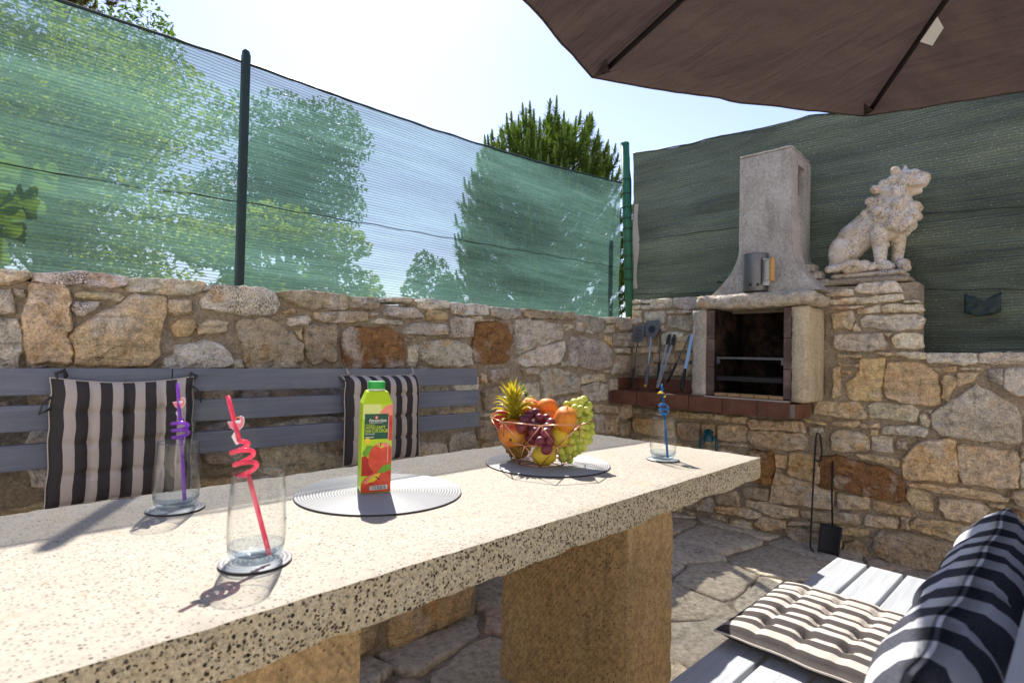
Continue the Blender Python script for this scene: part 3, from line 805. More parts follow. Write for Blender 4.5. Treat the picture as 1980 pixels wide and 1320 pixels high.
RIGHT_STONES = [
('p',(2255,1535,2107,1528,2106,1501,2251,1505)),
('p',(2250,1496,2110,1491,2110,1459,2250,1462)),
('p',(2102,1533,1935,1529,1927,1466,2010,1461,2102,1468)),
('g',(1908,1531,1719,1529,1712,1447,1820,1443,1914,1466)),
('p',(2253,1452,2186,1452,2185,1407,2253,1412)),
('p',(2249,1402,2181,1400,2180,1361,2247,1349)),
('g',(2145,1438,1995,1441,1988,1356,2029,1341,2147,1353)),
('p',(1975,1440,1833,1437,1768,1421,1859,1412,1974,1421)),
('g',(1960,1404,1771,1401,1767,1295,1844,1296,1952,1330)),
('t',(2035,1328,1990,1340,1987,1299,2028,1293)),
('p',(2010,1268,1924,1288,1834,1275,1869,1204,2005,1192)),
('t',(1890,1241,1772,1265,1768,1156,1902,1145)),
('t',(2074,1128,1915,1130,1900,1065,2073,1070)),
('b',(2211,1041,2044,1052,2043,963,2209,956)),
('t',(1920,1043,1769,1053,1768,975,1919,968)),
('t',(2236,1165,2047,1185,2046,1134,2235,1129)),
('g',(2239,1329,2150,1334,2144,1191,2236,1178)),
('p',(956,1524,793,1516,793,1487,827,1477,953,1488)),
('p',(780,1516,755,1545,605,1547,567,1507,565,1481,683,1483,778,1495)),
('p',(930,1458,838,1468,567,1470,558,1443,615,1435,801,1428,925,1436)),
('p',(553,1437,498,1436,479,1422,548,1423)),
('p',(903,1415,749,1418,744,1406,870,1400)),
('p',(772,1398,663,1417,661,1376,764,1372)),
('p',(651,1405,615,1419,484,1412,470,1382,493,1371,644,1377)),
('t',(900,1379,800,1392,787,1336,800,1288,891,1291)),
('p',(792,1294,777,1320,758,1275,792,1273)),
('p',(756,1332,723,1361,497,1358,470,1332,484,1282,585,1273,748,1296)),
('g',(885,1257,653,1260,636,1215,643,1168,737,1157,879,1162)),
('p',(643,1257,609,1260,624,1238)),
('p',(602,1238,566,1256,515,1259,479,1242,474,1186,506,1175,595,1180)),
('t',(868,1141,758,1139,755,1120,863,1121)),
('p',(692,1149,585,1154,459,1154,458,1119,520,1120,575,1136,623,1129)),
('t',(876,1092,762,1083,762,1067,857,1072)),
('t',(849,1047,799,1045,804,1028,846,1027)),
('t',(889,1065,857,1066,851,905,893,878)),
('o',(752,1113,640,1122,638,1058,651,988,657,880,813,876,822,961,762,1039)),
('o',(618,1098,520,1104,434,1075,402,1022,400,897,425,879,519,878,634,902,640,1035)),
('s',(452,1152,253,1155,249,1103,310,1092,447,1102)),
('s',(241,1155,76,1159,-3,1160,-3,1108,182,1098,237,1108)),
('t',(425,1075,335,1084,339,1058,408,1051)),
('o',(390,1006,382,1037,335,1030,335,988,352,965,365,909,390,919,382,969)),
('t',(318,1077,241,1083,241,1067,310,1065)),
('g',(205,1070,152,1074,154,998,197,1021)),
('s',(143,1077,33,1086,-3,1079,-2,961,106,948,147,982)),
('t',(327,1052,237,1058,277,1007,327,977)),
('t',(988,855,766,869,746,826,723,788,740,773,839,771,942,781,987,780)),
('p',(711,857,681,873,519,872,492,852,497,785,612,787,709,788)),
('p',(482,819,460,827,437,791,448,762,479,772)),
('p',(460,849,429,852,438,831)),
('g',(424,841,364,890,261,993,201,965,106,895,88,836,87,727,144,715,302,719,386,727,424,771)),
('t',(895,747,766,763,759,736,781,723,892,720)),
('t',(753,749,665,761,661,733,750,724)),
('t',(704,719,674,723,674,694,701,690)),
('g',(641,744,491,765,454,750,456,708,612,704,650,702)),
('t',(897,677,849,703,760,699,716,663,718,601,843,577,896,582)),
('p',(696,683,607,688,603,605,645,605,696,609)),
('o',(549,582,478,681,360,709,336,707,329,594,322,493,407,484,549,472,560,536)),
('t',(323,687,100,679,95,610,104,500,182,490,301,492,323,553)),
('t',(769,572,709,581,575,572,574,530,660,540,759,552)),
('r',(951,540,881,550,811,536,650,520,574,487,546,442,551,370,560,343,659,345,810,357,957,359,956,474)),
('t',(531,453,437,461,281,474,137,455,137,433,261,423,407,426,526,441)),
('t',(526,427,447,420,429,365,432,319,516,322,535,373)),
('t',(1001,339,891,337,891,266,907,237,1000,220)),
('t',(865,336,714,341,709,276,784,260,864,249)),
('o',(687,329,563,326,525,296,527,278,610,269,687,280)),
('t',(393,398,261,409,207,390,222,337,269,307,363,301,397,346)),
('t',(205,411,152,414,152,396,201,396)),
('t',(113,489,-1,510,-1,439,92,422,117,455)),
('p',(85,629,-2,652,-1,529,87,513)),
('t',(83,710,-2,731,-2,666,84,653)),
('b',(1005,203,774,241,764,188,862,160,1005,145)),
('t',(722,240,591,252,573,235,583,199,658,184,731,183)),
('t',(562,264,527,267,525,209,557,207)),
('o',(516,253,490,275,415,281,269,283,222,248,222,225,343,194,428,205,516,221)),
('o',(866,149,713,161,718,134,742,114,866,105)),
('b',(1005,129,890,137,889,104,1005,95)),
('r',(151,393,74,394,34,369,34,275,182,238,154,321)),
('b',(681,129,657,162,517,190,385,180,331,163,327,123,385,34,415,-7,562,-11,656,34,686,78)),
('b',(823,58,767,84,707,42,707,-1,808,-5,828,11)),
('b',(301,109,202,198,145,238,115,161,115,36,301,-22)),
('t',(1942,720,1859,727,1859,676,1954,663)),
('t',(1850,722,1609,728,1598,686,1700,682,1846,680)),
('t',(1596,721,1396,725,1391,681,1514,683,1590,687)),
('t',(1373,711,1061,731,1032,669,1099,661,1367,647,1375,684)),
('t',(1577,656,1391,664,1390,570,1478,561,1576,555)),
('b',(1872,644,1708,660,1712,538,1786,523,1870,519)),
('t',(1369,639,1282,649,1060,658,1033,631,1041,564,1157,543,1338,546,1371,579)),
('o',(1045,743,940,733,940,720,1036,726)),
('b',(1017,699,949,706,939,644,1011,651)),
('b',(1576,541,1390,550,1384,534,1466,529,1570,515)),
('r',(1365,523,1229,520,1213,427,1232,307,1330,317,1364,425)),
('o',(1212,506,1138,511,1142,429,1206,435)),
('o',(1121,535,994,537,992,377,1067,384,1135,399)),
('t',(987,533,947,539,955,373,986,368)),
('t',(1201,417,1136,385,1010,365,892,341,887,289,905,237,1009,230,1239,209,1230,285)),
('b',(1406,272,1248,290,1247,213,1394,205)),
('b',(1589,198,1442,243,1429,137,1582,128)),
('b',(1772,103,1615,164,1601,66,1803,47)),
('t',(1389,192,1241,200,1076,198,1076,154,1204,115,1302,142,1388,151)),
('o',(1588,112,1362,142,1298,129,1298,99,1329,82,1575,72)),
('b',(1065,195,876,229,761,212,761,181,880,165,1058,162)),
('o',(1284,109,1149,113,1143,67,1270,24,1335,48)),
('b',(1141,77,963,106,952,2,1075,-5,1140,29)),
('b',(1123,119,964,143,963,116,1129,89)),
]

TINT = dict(p=(0.68, 0.59, 0.45, 0.35), s=(0.64, 0.565, 0.465, 1.0), t=(0.60, 0.47, 0.30, 0.25), o=(0.64, 0.47, 0.27, 0.6), r=(0.28, 0.15, 0.065, 0.6), g=(0.50, 0.44, 0.355, 0.85), b=(0.45, 0.365, 0.265, 0.55))

class Occ:
    def __init__(self, u0, u1, v0, v1, res=0.008):
        self.u0, self.v0, self.res = u0, v0, res
        self.nu, self.nv = int((u1 - u0) / res), int((v1 - v0) / res)
        self.a = np.zeros((self.nv, self.nu), bool)
    def mark(self, poly):
        P = np.array(poly)
        V, U = np.mgrid[0:self.nv, 0:self.nu]
        i0 = max(0, int((P[:, 0].min() - self.u0) / self.res) - 1); i1 = min(self.nu, int((P[:, 0].max() - self.u0) / self.res) + 2)
        j0 = max(0, int((P[:, 1].min() - self.v0) / self.res) - 1); j1 = min(self.nv, int((P[:, 1].max() - self.v0) / self.res) + 2)
        if i1 <= i0 or j1 <= j0: return
        x = self.u0 + (U[j0:j1, i0:i1] + 0.5) * self.res; y = self.v0 + (V[j0:j1, i0:i1] + 0.5) * self.res
        ins = np.zeros(x.shape, bool)
        for k in range(len(P)):
            xa, ya = P[k]; xb, yb = P[(k + 1) % len(P)]
            if ya == yb: continue
            cr = (ya > y) != (yb > y)
            ins ^= cr & (x < (xb - xa) * (y - ya) / (yb - ya) + xa)
        self.a[j0:j1, i0:i1] |= ins
    def free(self, u0, u1, v0, v1):
        i0, i1 = int((u0 - self.u0) / self.res), int((u1 - self.u0) / self.res) + 1
        j0, j1 = int((v0 - self.v0) / self.res), int((v1 - self.v0) / self.res) + 1
        if i0 < 0 or j0 < 0 or i1 > self.nu or j1 > self.nv: return False
        return not self.a[j0:j1, i0:i1].any()

def fill(occ, r, passes, top):
    out = []
    for (w0, w1, h0, h1, tries, gap) in passes:
        for _ in range(tries):
            w, h = r.uniform(w0, w1), r.uniform(h0, h1)
            u, v = occ.u0 + r.random() * occ.nu * occ.res, occ.v0 + r.random() * occ.nv * occ.res
            if v + h > top(u) or v + h > top(u + w): continue
            if not occ.free(u - gap, u + w + gap, v - gap, v + h + gap): continue
            gw = True                              # grow into the free room
            while gw and w < w1 * 1.4:
                gw = False
                if occ.free(u - gap - 0.01, u + w + gap, v - gap, v + h + gap): u -= 0.01; w += 0.01; gw = True
                if occ.free(u - gap, u + w + gap + 0.01, v - gap, v + h + gap): w += 0.01; gw = True
            gw = True
            while gw and h < h1 * 1.4:
                gw = False
                if occ.free(u - gap, u + w + gap, v - gap - 0.01, v + h + gap): v -= 0.01; h += 0.01; gw = True
                if v + h + 0.01 < top(u) and occ.free(u - gap, u + w + gap, v - gap, v + h + gap + 0.01): h += 0.01; gw = True
            j = lambda s: r.uniform(-s, s)
            a = min(w, h) * 0.14
            poly = [(u + abs(j(a)), v + abs(j(a))), (u + w * 0.5, v + j(a) * 0.3), (u + w - abs(j(a)), v + abs(j(a))), (u + w + j(a) * 0.2, v + h * 0.5), (u + w - abs(j(a)), v + h - abs(j(a))), (u + w * 0.5, v + h + j(a) * 0.3), (u + abs(j(a)), v + h - abs(j(a))), (u + j(a) * 0.2, v + h * 0.5)]
            occ.mark([(u - 0.004, v - 0.004), (u + w + 0.004, v - 0.004), (u + w + 0.004, v + h + 0.004), (u - 0.004, v + h + 0.004)])
            out.append(poly)
    return out

def wall_stones(wall, data, fn, occ, passes, top, kinds, seed, capz):
    r = random.Random(seed)
    polys = []
    for c, p in data:
        poly = [(p[i] / 1000, p[i + 1] / 1000) for i in range(0, len(p), 2)]
        cx, cy = sum(q[0] for q in poly) / len(poly), sum(q[1] for q in poly) / len(poly)
        poly = [(cx + (q[0] - cx) * (1 + 0.007 / max(0.02, math.hypot(q[0] - cx, q[1] - cy))), cy + (q[1] - cy) * (1 + 0.006 / max(0.02, math.hypot(q[0] - cx, q[1] - cy)))) for q in poly]
        polys.append((c, poly)); occ.mark(poly)
    for poly in fill(occ, r, passes, top):
        polys.append((r.choice(kinds), poly))
    for i, (c, poly) in enumerate(polys):
        cu_ = sum(p[0] for p in poly) / len(poly); mv = max(p[1] for p in poly)
        cap = mv > capz(cu_) - 0.05
        big = max(p[0] for p in poly) - min(p[0] for p in poly)
        o = stone_mesh(poly, fn, r.uniform(0.018, 0.034), seed * 100 + i, 0.011 if big > 0.12 else 0.006, 28 if big > 0.15 else 18, 0.17, 0.007, -0.16 if cap else -0.03).build('stone', MAT['stone'], wall, smooth=True, fix=True, split=33)
        k = r.uniform(0.86, 1.14); t = TINT[c]
        o.color = (t[0] * k, t[1] * k * r.uniform(0.97, 1.03), t[2] * k * r.uniform(0.92, 1.08), t[3])

def core_face(mb, u0, u1, v0, v1f, fn, thick, step=0.035, hole=None):
    nu = max(1, int((u1 - u0) / step)); nv = 14
    for i in range(nu):
        for j in range(int((max(v1f(u0), v1f(u1)) - v0) / step) + 1):
            a, b = u0 + (u1 - u0) * i / nu, u0 + (u1 - u0) * (i + 1) / nu
            c0, c1 = v0 + j * step, v0 + (j + 1) * step
            pts = [(a, min(c0, v1f(a))), (b, min(c0, v1f(b))), (b, min(c1, v1f(b))), (a, min(c1, v1f(a)))]
            if pts[0][1] >= pts[3][1] and pts[1][1] >= pts[2][1]: continue
            if hole and hole[0] < (a + b) / 2 < hole[1] and hole[2] < (c0 + c1) / 2 < hole[3]: continue
            mb.add([fn(u, v, (mnoise.noise(Vector((u * 11, v * 11, 5))) * 0.010 + mnoise.noise(Vector((u * 40, v * 40, 1))) * 0.004) if v > v0 + 1e-4 else 0) for u, v in pts], [(0, 1, 2, 3)])
        a, b = u0 + (u1 - u0) * i / nu, u0 + (u1 - u0) * (i + 1) / nu
        mb.add([fn(a, v1f(a), 0.0), fn(b, v1f(b), 0.0), fn(b, v1f(b), -thick), fn(a, v1f(a), -thick)], [(0, 1, 2, 3)])
        mb.add([fn(a, v0, -thick), fn(b, v0, -thick), fn(b, v1f(b), -thick), fn(a, v1f(a), -thick)], [(0, 1, 2, 3)])
    for u in (u0, u1):
        mb.add([fn(u, v0, 0), fn(u, v1f(u), 0), fn(u, v1f(u), -thick), fn(u, v0, -thick)], [(0, 1, 2, 3)])

WL = 2.272
top_l = lambda u: 1.296 + 0.0285 * u
fl = lambda u, v, d: (u, WL - d, v)
wall_l = empty('bench_wall', (0, 0, 0), 0, 'long rubble stone wall behind the blue bench, below the green net', 'wall')
mb = MB(); core_face(mb, -1.1, 3.90, 0.0, lambda u: top_l(u) - 0.022, fl, 0.30)
mb.build('mortar_core', MAT['mortar'], wall_l, smooth=True, fix=True, split=50)
occ = Occ(-1.1, 3.62, 0.0, 1.42)
wall_stones(wall_l, LEFT_STONES, fl, occ, [(0.16, 0.34, 0.10, 0.17, 900, 0.008), (0.10, 0.2, 0.07, 0.12, 1200, 0.008), (0.06, 0.12, 0.045, 0.08, 1500, 0.008), (0.03, 0.06, 0.02, 0.04, 2500, 0.006)], top_l, 'tobgsbtp', 5, top_l)

WR = 3.612
fr_ = lambda u, v, d: (WR - d, u, v)
def top_r(u):
    if u > 0.95: return 1.50
    if u > 0.487: return 1.545
    return 1.148
wall_r = empty('barbecue_wall', (0, 0, 0), 0, 'tall rubble stone wall carrying the barbecue and the lion', 'wall')
mb = MB()
core_face(mb, 0.94, 2.27, 0.0, lambda u: 1.475, fr_, 0.20, hole=(1.09, 1.49, 0.88, 1.41))
core_face(mb, 0.492, 0.94, 0.0, lambda u: 1.535, fr_, 0.20)
core_face(mb, -1.25, 0.492, 0.0, lambda u: 1.125, fr_, 0.20)
mb.build('mortar_core', MAT['mortar'], wall_r, smooth=True, fix=True, split=50)
occ = Occ(-1.2, 2.255, 0.0, 1.56)
occ.mark([(0.93, 0.74), (1.65, 0.74), (1.65, 1.56), (0.93, 1.56)])
occ.mark([(1.6, 0.74), (2.26, 0.74), (2.26, 0.95), (1.6, 0.95)])
wall_stones(wall_r, RIGHT_STONES, fr_, occ, [(0.14, 0.30, 0.09, 0.15, 900, 0.008), (0.09, 0.18, 0.06, 0.10, 1500, 0.008), (0.05, 0.10, 0.035, 0.06, 2000, 0.008), (0.03, 0.05, 0.022, 0.035, 1200, 0.007)], lambda u: top_r(u) - 0.005, 'tttpbog', 9, top_r)
mb = MB(); rounded_box(mb, 3.60, 3.84, 0.53, 0.95, 1.545, 1.583, 0.03, 0.004, 3, 0.006)
mb.build('mortar_bed', MAT['mortar'], wall_r, smooth=True)

# ------------------------------------------------------------------ posts, nets, wires
def post(name, p0, p1, r, mat, label, bands=0, square=True):
    e = empty(name, p0, 0, label, 'post')
    d = Vector(p1) - Vector(p0)
    mb = MB()
    if square: mb.bar((0, 0, 0), d, r * 2, r * 2, (0, 1, 0))
    else: mb.tube([(0, 0, 0), d * 0.5, d], r, 12)
    mb.build('shaft', MAT[mat], e, smooth=not square, bevel=0.004 if square else 0)
    q = MB(); t = d.normalized()
    q.tube([d - t * 0.002, d + t * 0.012, d + t * 0.022], [r * 1.05, r * 1.0, r * 0.4], 10)
    q.build('cap', MAT[mat], e, smooth=True, split=40)
    for i in range(bands):
        f = 0.25 + 0.55 * i / max(1, bands - 1) + 0.01 * math.sin(i * 5)
        q = MB(); q.tube([d * f - t * 0.003, d * f + t * 0.003], r * 1.16, 12)
        q.build('cable_tie', MAT['black'], e)
    return e

NETY = 2.42
post('fence_post', (0.802, NETY - 0.035, 1.26), (0.794, NETY - 0.035, 2.315), 0.0155, 'blackgreen', 'dark green steel post standing up through the middle of the green net')
post('fence_post', (3.775, NETY - 0.03, 1.36), (3.655, NETY - 0.03, 2.79), 0.034, 'green', 'bright green round post with black cable ties in the wall corner', 9, False)
post('fence_post', (3.575, NETY + 0.06, 1.30), (3.565, NETY + 0.06, 2.05), 0.02, 'blackgreen', 'short dark brace post behind the net close to the corner')

def lerp_table(x, tab):
    for (a, va), (b, vb) in zip(tab, tab[1:]):
        if x <= b: return va + (vb - va) * (x - a) / (b - a)
    return tab[-1][1]

def net_panel(name, path, top, bottom, mat, label, wave, seed, wires, nu=150, nv=34):
    """path(u) -> ground point and outward normal; u in metres along the net"""
    e = empty(name, (0, 0, 0), 0, label, 'net')
    u0, u1 = top[0][0], top[-1][0]
    mb = MB(); uv = []
    for i in range(nu + 1):
        u = u0 + (u1 - u0) * i / nu
        zt, zb = lerp_table(u, top), lerp_table(u, bottom)
        for j in range(nv + 1):
            z = zb + (zt - zb) * j / nv
            w = wave * (mnoise.noise(Vector((u * 1.3, z * 2.2, seed))) + 0.35 * mnoise.noise(Vector((u * 3.1, z * 11.0, seed + 4))))
            mb.v.append(path(u, w) + (z,)); uv.append((u, z))
    for i in range(nu):
        for j in range(nv):
            a = i * (nv + 1) + j
            mb.f.append((a, a + nv + 1, a + nv + 2, a + 1)); mb.mi.append(0)
    mb.uv = uv
    mb.build('net', MAT[mat], e, smooth=True)
    # folded hem along the top
    mb = MB(); pts = []
    for i in range(nu + 1):
        u = u0 + (u1 - u0) * i / nu
        pts.append(path(u, -0.004 + 0.004 * mnoise.noise(Vector((u * 9, 0, seed)))) + (lerp_table(u, top) + 0.004 * mnoise.noise(Vector((u * 7, 2, seed))),))
    mb.tube(pts, [0.0055 + 0.003 * abs(mnoise.noise(Vector((k * 0.3, 1, seed)))) for k in range(len(pts))], 6)
    mb.build('hem', MAT['blackgreen'], e, smooth=True)
    for tab in wires:
        mb = MB()
        mb.tube([path(u, -0.006) + (lerp_table(u, tab) + 0.003 * math.sin(u * 23),) for u in np.linspace(u0, u1, 70)], 0.0022, 5)
        mb.build('wire', MAT['iron'], e)
    return e

def sagged(tab, sag, n=24):
    out = []
    for (a, va), (b, vb) in zip(tab, tab[1:]):
        for i in range(n):
            t = i / n
            out.append((a + (b - a) * t, va + (vb - va) * t - sag * 4 * t * (1 - t) * (b - a)))
    return out + [tab[-1]]

ptop = sagged([(-1.1, 2.23), (0.80, 2.297)], 0.006) + sagged([(0.81, 2.297), (3.66, 2.488)], 0.014)
pbot = [(-1.1, 1.22), (3.66, 1.36)]
net_l = net_panel('shade_net', lambda u, w: (u, NETY + w), ptop, pbot, 'net', 'translucent green shade net above the bench wall with trees behind', 0.018, 1, [[(-1.1, 1.60), (0.8, 1.703), (3.66, 1.806)]])
NETX = 3.885
def pathr(u, w):
    return (NETX + w, 2.455 - u)
rtop = sagged([(0.0, 2.80), (0.74, 2.745), (1.35, 2.715), (2.35, 2.59), (3.6, 2.50)], 0.02)
net_r = net_panel('shade_net', pathr, rtop, [(0, 1.2), (1.9, 1.2), (1.95, 1.0), (3.6, 1.0)], 'net2', 'dark olive shade net behind the chimney and the stone lion', 0.03, 5, [[(0.0, 2.06), (0.85, 2.045), (2.35, 1.93), (3.6, 1.87)], [(0.0, 1.62), (1.8, 1.53), (3.6, 1.42)]])
# gathered loose side hem of the olive net next to the corner post
mb = MB()
mb.tube([(3.80, 2.435 + 0.015 * math.sin(k * 0.55), 1.44 + k * 0.1) for k in range(14)], [0.008 + 0.004 * (k % 3) for k in range(14)], 6)
mb.build('side_hem', MAT['blackgreen'], net_r, smooth=True)
mb = MB()
for k in range(7):
    mb.add([(3.86, 2.425 - 0.008 * math.sin(k), 1.66 + k * 0.1), (3.87, 2.385 + 0.012 * math.sin(k * 1.3), 1.66 + k * 0.1), (3.87, 2.385 + 0.012 * math.sin(k * 1.3 + 1.3), 1.76 + k * 0.1), (3.86, 2.425 - 0.008 * math.sin(k + 1), 1.76 + k * 0.1)], [(0, 1, 2, 3)])
mb.build('pale_reverse_strip', MAT['cream'], net_r, smooth=True, fix=True)
# mended scrap of net hanging on the olive net
e = empty('net_patch', (3.82, 0.245, 1.36), 0, 'small dark crumpled scrap of net tied onto the olive net', 'patch')
mb = MB(); uv = []
for i in range(13):
    for j in range(9):
        a, b = i / 12, j / 8
        notch = 0.028 * math.exp(-((a - 0.55) / 0.14) ** 2) * b
        mb.v.append((0.02 + 0.022 * mnoise.noise(Vector((a * 5, b * 5, 3))), 0.075 - 0.15 * a, 0.10 * b * (1 - 0.25 * (2 * a - 1) ** 2 * (1 - b)) - notch + 0.02 * (2 * a - 1) ** 2))
for i in range(12):
    for j in range(8):
        k = i * 9 + j
        mb.f.append((k, k + 9, k + 10, k + 1)); mb.mi.append(0)
o = mb.build('scrap', MAT['blackgreen'], e, smooth=True)
md = o.modifiers.new('thick', 'SOLIDIFY'); md.thickness = 0.004
for s in (-1, 1):
    q = MB(); q.tube([(0.03, s * 0.068, 0.105), (0.045, s * 0.072, 0.125), (0.06, s * 0.066, 0.118)], 0.003, 6); q.build('tie', MAT['black'], e)

# ------------------------------------------------------------------ barbecue
bbq = empty('barbecue', (3.45, 1.30, 0.76), 0, 'stone and concrete barbecue with tiled shelf, dark hearth and chimney hood', 'barbecue')
B0 = Vector((3.45, 1.30, 0.76))
def bb(mb): 
    mb.v = [tuple(Vector(p) - B0) for p in mb.v]; return mb
XF = 3.305                                             # front of the tiled shelf
mb = MB(); mb.box(XF + 0.011, 3.60, 1.012, 2.262, 0.770, 0.846)
shelf = bb(mb).build('shelf_slab', MAT['grout'], bbq)
edges = [2.25, 2.028, 1.645, 1.425, 1.215, 1.035]
for a, b in zip(edges, edges[1:]):
    mb = MB(); mb.box(XF, XF + 0.010, b + 0.003, a - 0.003, 0.764, 0.848)
    bb(mb).build('front_tile', MAT['tile'], shelf, bevel=0.0015)
mb = MB(); mb.box(XF + 0.013, 3.56, 1.002, 1.011, 0.764, 0.848); bb(mb).build('side_tile', MAT['tile'], shelf, bevel=0.0015)
for a, b in zip(edges, edges[1:]):
    for x0, x1 in ((XF + 0.002, 3.43), (3.436, 3.585)):
        mb = MB(); mb.box(x0, x1, b + 0.003, a - 0.003, 0.8465, 0.856)
        bb(mb).build('top_tile', MAT['tile'], shelf, bevel=0.0015)
for a, b in ((2.25, 2.03), (2.024, 1.83), (1.824, 1.645)):
    mb = MB(); mb.box(3.578, 3.592, b, a, 0.857, 0.945); bb(mb).build('upstand_tile', MAT['tile'], shelf, bevel=0.0015)
mb = MB(); mb.box(3.40, 3.575, 2.238, 2.25, 0.857, 0.945); bb(mb).build('upstand_tile', MAT['tile'], shelf, bevel=0.0015)
# side pillars and lintel
for y0, y1, x1, nm in ((1.548, 1.640, 3.60, 1), (0.945, 1.042, 3.70, 2)):
    mb = MB(); rounded_box(mb, 3.325, x1, y0, y1, 0.8575, 1.409, 0.028, 0.004, nm * 3.1, 0.006)
    bb(mb).build('pillar', MAT['concrete_tan'] if nm == 2 else MAT['concrete'], bbq, smooth=True)
mb = MB(); rounded_box(mb, 3.285, 3.62, 0.908, 1.600, 1.412, 1.496, 0.03, 0.010, 8.8, 0.012)
for i, p in enumerate(mb.v):                            # rough hewn underside, thinner towards the ends
    if p[2] < 1.45 and p[0] < 3.36:
        mb.v[i] = (p[0] - 0.012 * abs(mnoise.noise(Vector((p[1] * 7, 2, 1)))), p[1], p[2] + 0.012 - 0.02 * math.sin((p[1] - 0.9) * 4.4) + 0.006 * mnoise.noise(Vector((p[1] * 14, 0, 3))))
bb(mb).build('lintel', MAT['stone'], bbq, smooth=True).color = (0.50, 0.43, 0.34, 0.6)
# hearth: brick jambs, sooty back, floor and grates
hearth = MB(); hearth.box(3.352, 3.79, 1.500, 1.547, 0.8575, 1.413); hearth.box(3.352, 3.79, 1.043, 1.082, 0.8575, 1.413); hearth.box(3.78, 3.80, 1.082, 1.500, 0.8575, 1.413); hearth.box(3.352, 3.78, 1.0825, 1.4995, 0.857, 0.866)
hearth = bb(hearth).build('hearth', MAT['soot'], bbq)
zs = [0.868, 1.045, 1.225, 1.405]
for a, b in zip(zs, zs[1:]):
    for y0, y1 in ((1.4975, 1.5465), (1.0435, 1.0845)):
        mb = MB(); mb.box(3.342, 3.3515, y0, y1, a + 0.002, b - 0.002); bb(mb).build('brick', MAT['brick'], hearth, bevel=0.002)
    for x0, x1 in ((3.356, 3.50), (3.505, 3.65), (3.655, 3.775)):
        mb = MB(); mb.box(x0, x1, 1.494, 1.4995, a + 0.003, b - 0.003); bb(mb).build('brick', MAT['soot'], hearth, bevel=0.002)
for k in range(5):
    mb = MB(); mb.box(3.343, 3.40, 1.087 + k * 0.082, 1.165 + k * 0.082, 0.866, 0.885); bb(mb).build('brick', MAT['brick_pale'], hearth, bevel=0.002)
mb = MB(); mb.box(XF + 0.004, 3.345, 1.045, 1.545, 0.8565, 0.863); bb(mb).build('mortar_sill', MAT['grout_pale'], hearth)
for z, th, m in ((0.962, 0.028, 'iron'), (1.098, 0.012, 'darksteel')):
    grate = MB(); grate.box(3.372, 3.38, 1.088, 1.492, z, z + th)
    gr = bb(grate).build('grate', MAT[m], bbq)
    grate = MB(); grate.box(3.70, 3.708, 1.088, 1.492, z, z + th); bb(grate).build('grate_rail', MAT[m], gr)
    for k in range(17):
        mb = MB(); mb.tube([(3.381, 1.10 + k * 0.024, z + th * 0.8), (3.699, 1.10 + k * 0.024, z + th * 0.8)], 0.0028, 5)
        bb(mb).build('grate_bar', MAT['iron'], gr)
for y in (1.098, 1.482):
    mb = MB(); mb.box(3.368, 3.385, y - 0.008, y + 0.008, 1.066, 1.097); bb(mb).build('grate_hook', MAT['darksteel'], bbq)
# hood and chimney
prof = []
for t in np.linspace(0, 1, 12):
    s = (1 - t) ** 2.0
    z = 1.498 + 0.30 * t
    prof.append((z, 1.372 + 0.165 * s, 1.070 - 0.175 * s, 3.400 - 0.035 * s, 3.765 + 0.02 * s))
mb = MB()
for z, y1, y0, x0, x1 in prof:
    mb.v += [(x0, y0, z), (x0, y1, z), (x1, y1, z), (x1, y0, z)]
for i in range(len(prof) - 1):
    for k in range(4):
        a, b = i * 4 + k, i * 4 + (k + 1) % 4
        mb.f.append((a, b, b + 4, a + 4)); mb.mi.append(0)
mb.f.append((0, 3, 2, 1)); mb.mi.append(0)
hood = bb(mb).build('hood', MAT['concrete'], bbq, fix=True, bevel=0.004)
mb = MB()
x0, x1, y0, y1, z0, z1 = 3.400, 3.765, 1.070, 1.372, 1.798, 2.352
mb.box(x0, x0 + 0.04, y0, y1, z0, z1); mb.box(x1 - 0.04, x1, y0, y1, z0, z1); mb.box(x0 + 0.04, x1 - 0.04, y1 - 0.035, y1, z0, z1)
mb.box(x0 + 0.04, x1 - 0.04, y0, y0 + 0.035, z0, 2.10); mb.box(x0 + 0.04, x1 - 0.04, y0, y0 + 0.035, 2.285, z1)
mb.box(x0 + 0.04, x0 + 0.12, y0, y0 + 0.035, 2.10, 2.285); mb.box(x1 - 0.12, x1 - 0.04, y0, y0 + 0.035, 2.10, 2.285)
ch = bb(mb).build('chimney', MAT['concrete'], bbq)
mb = MB(); rounded_box(mb, x0 - 0.004, x1 + 0.004, y0 - 0.004, y1 + 0.004, 2.353, 2.372, 0.04, 0.003, 4, 0.005); bb(mb).build('chimney_cap', MAT['concrete'], ch, smooth=True)
mb = MB(); mb.tube([(x0 - 0.012, 1.352, 2.00), (x0 + 0.002, 1.352, 2.00)], 0.007, 10); bb(mb).build('bolt', MAT['steel'], ch)
mb = MB()
for k in range(4):
    mb.box(3.62 - 0.02 * k, 3.70 - 0.01 * k, 0.885 + 0.035 * k, 0.945 + 0.035 * k, 1.50 + 0.045 * k, 1.543 + 0.045 * k)
bb(mb).build('stepped_rubble', MAT['stone'], bbq, bevel=0.006).color = (0.4, 0.36, 0.3, 0.6)

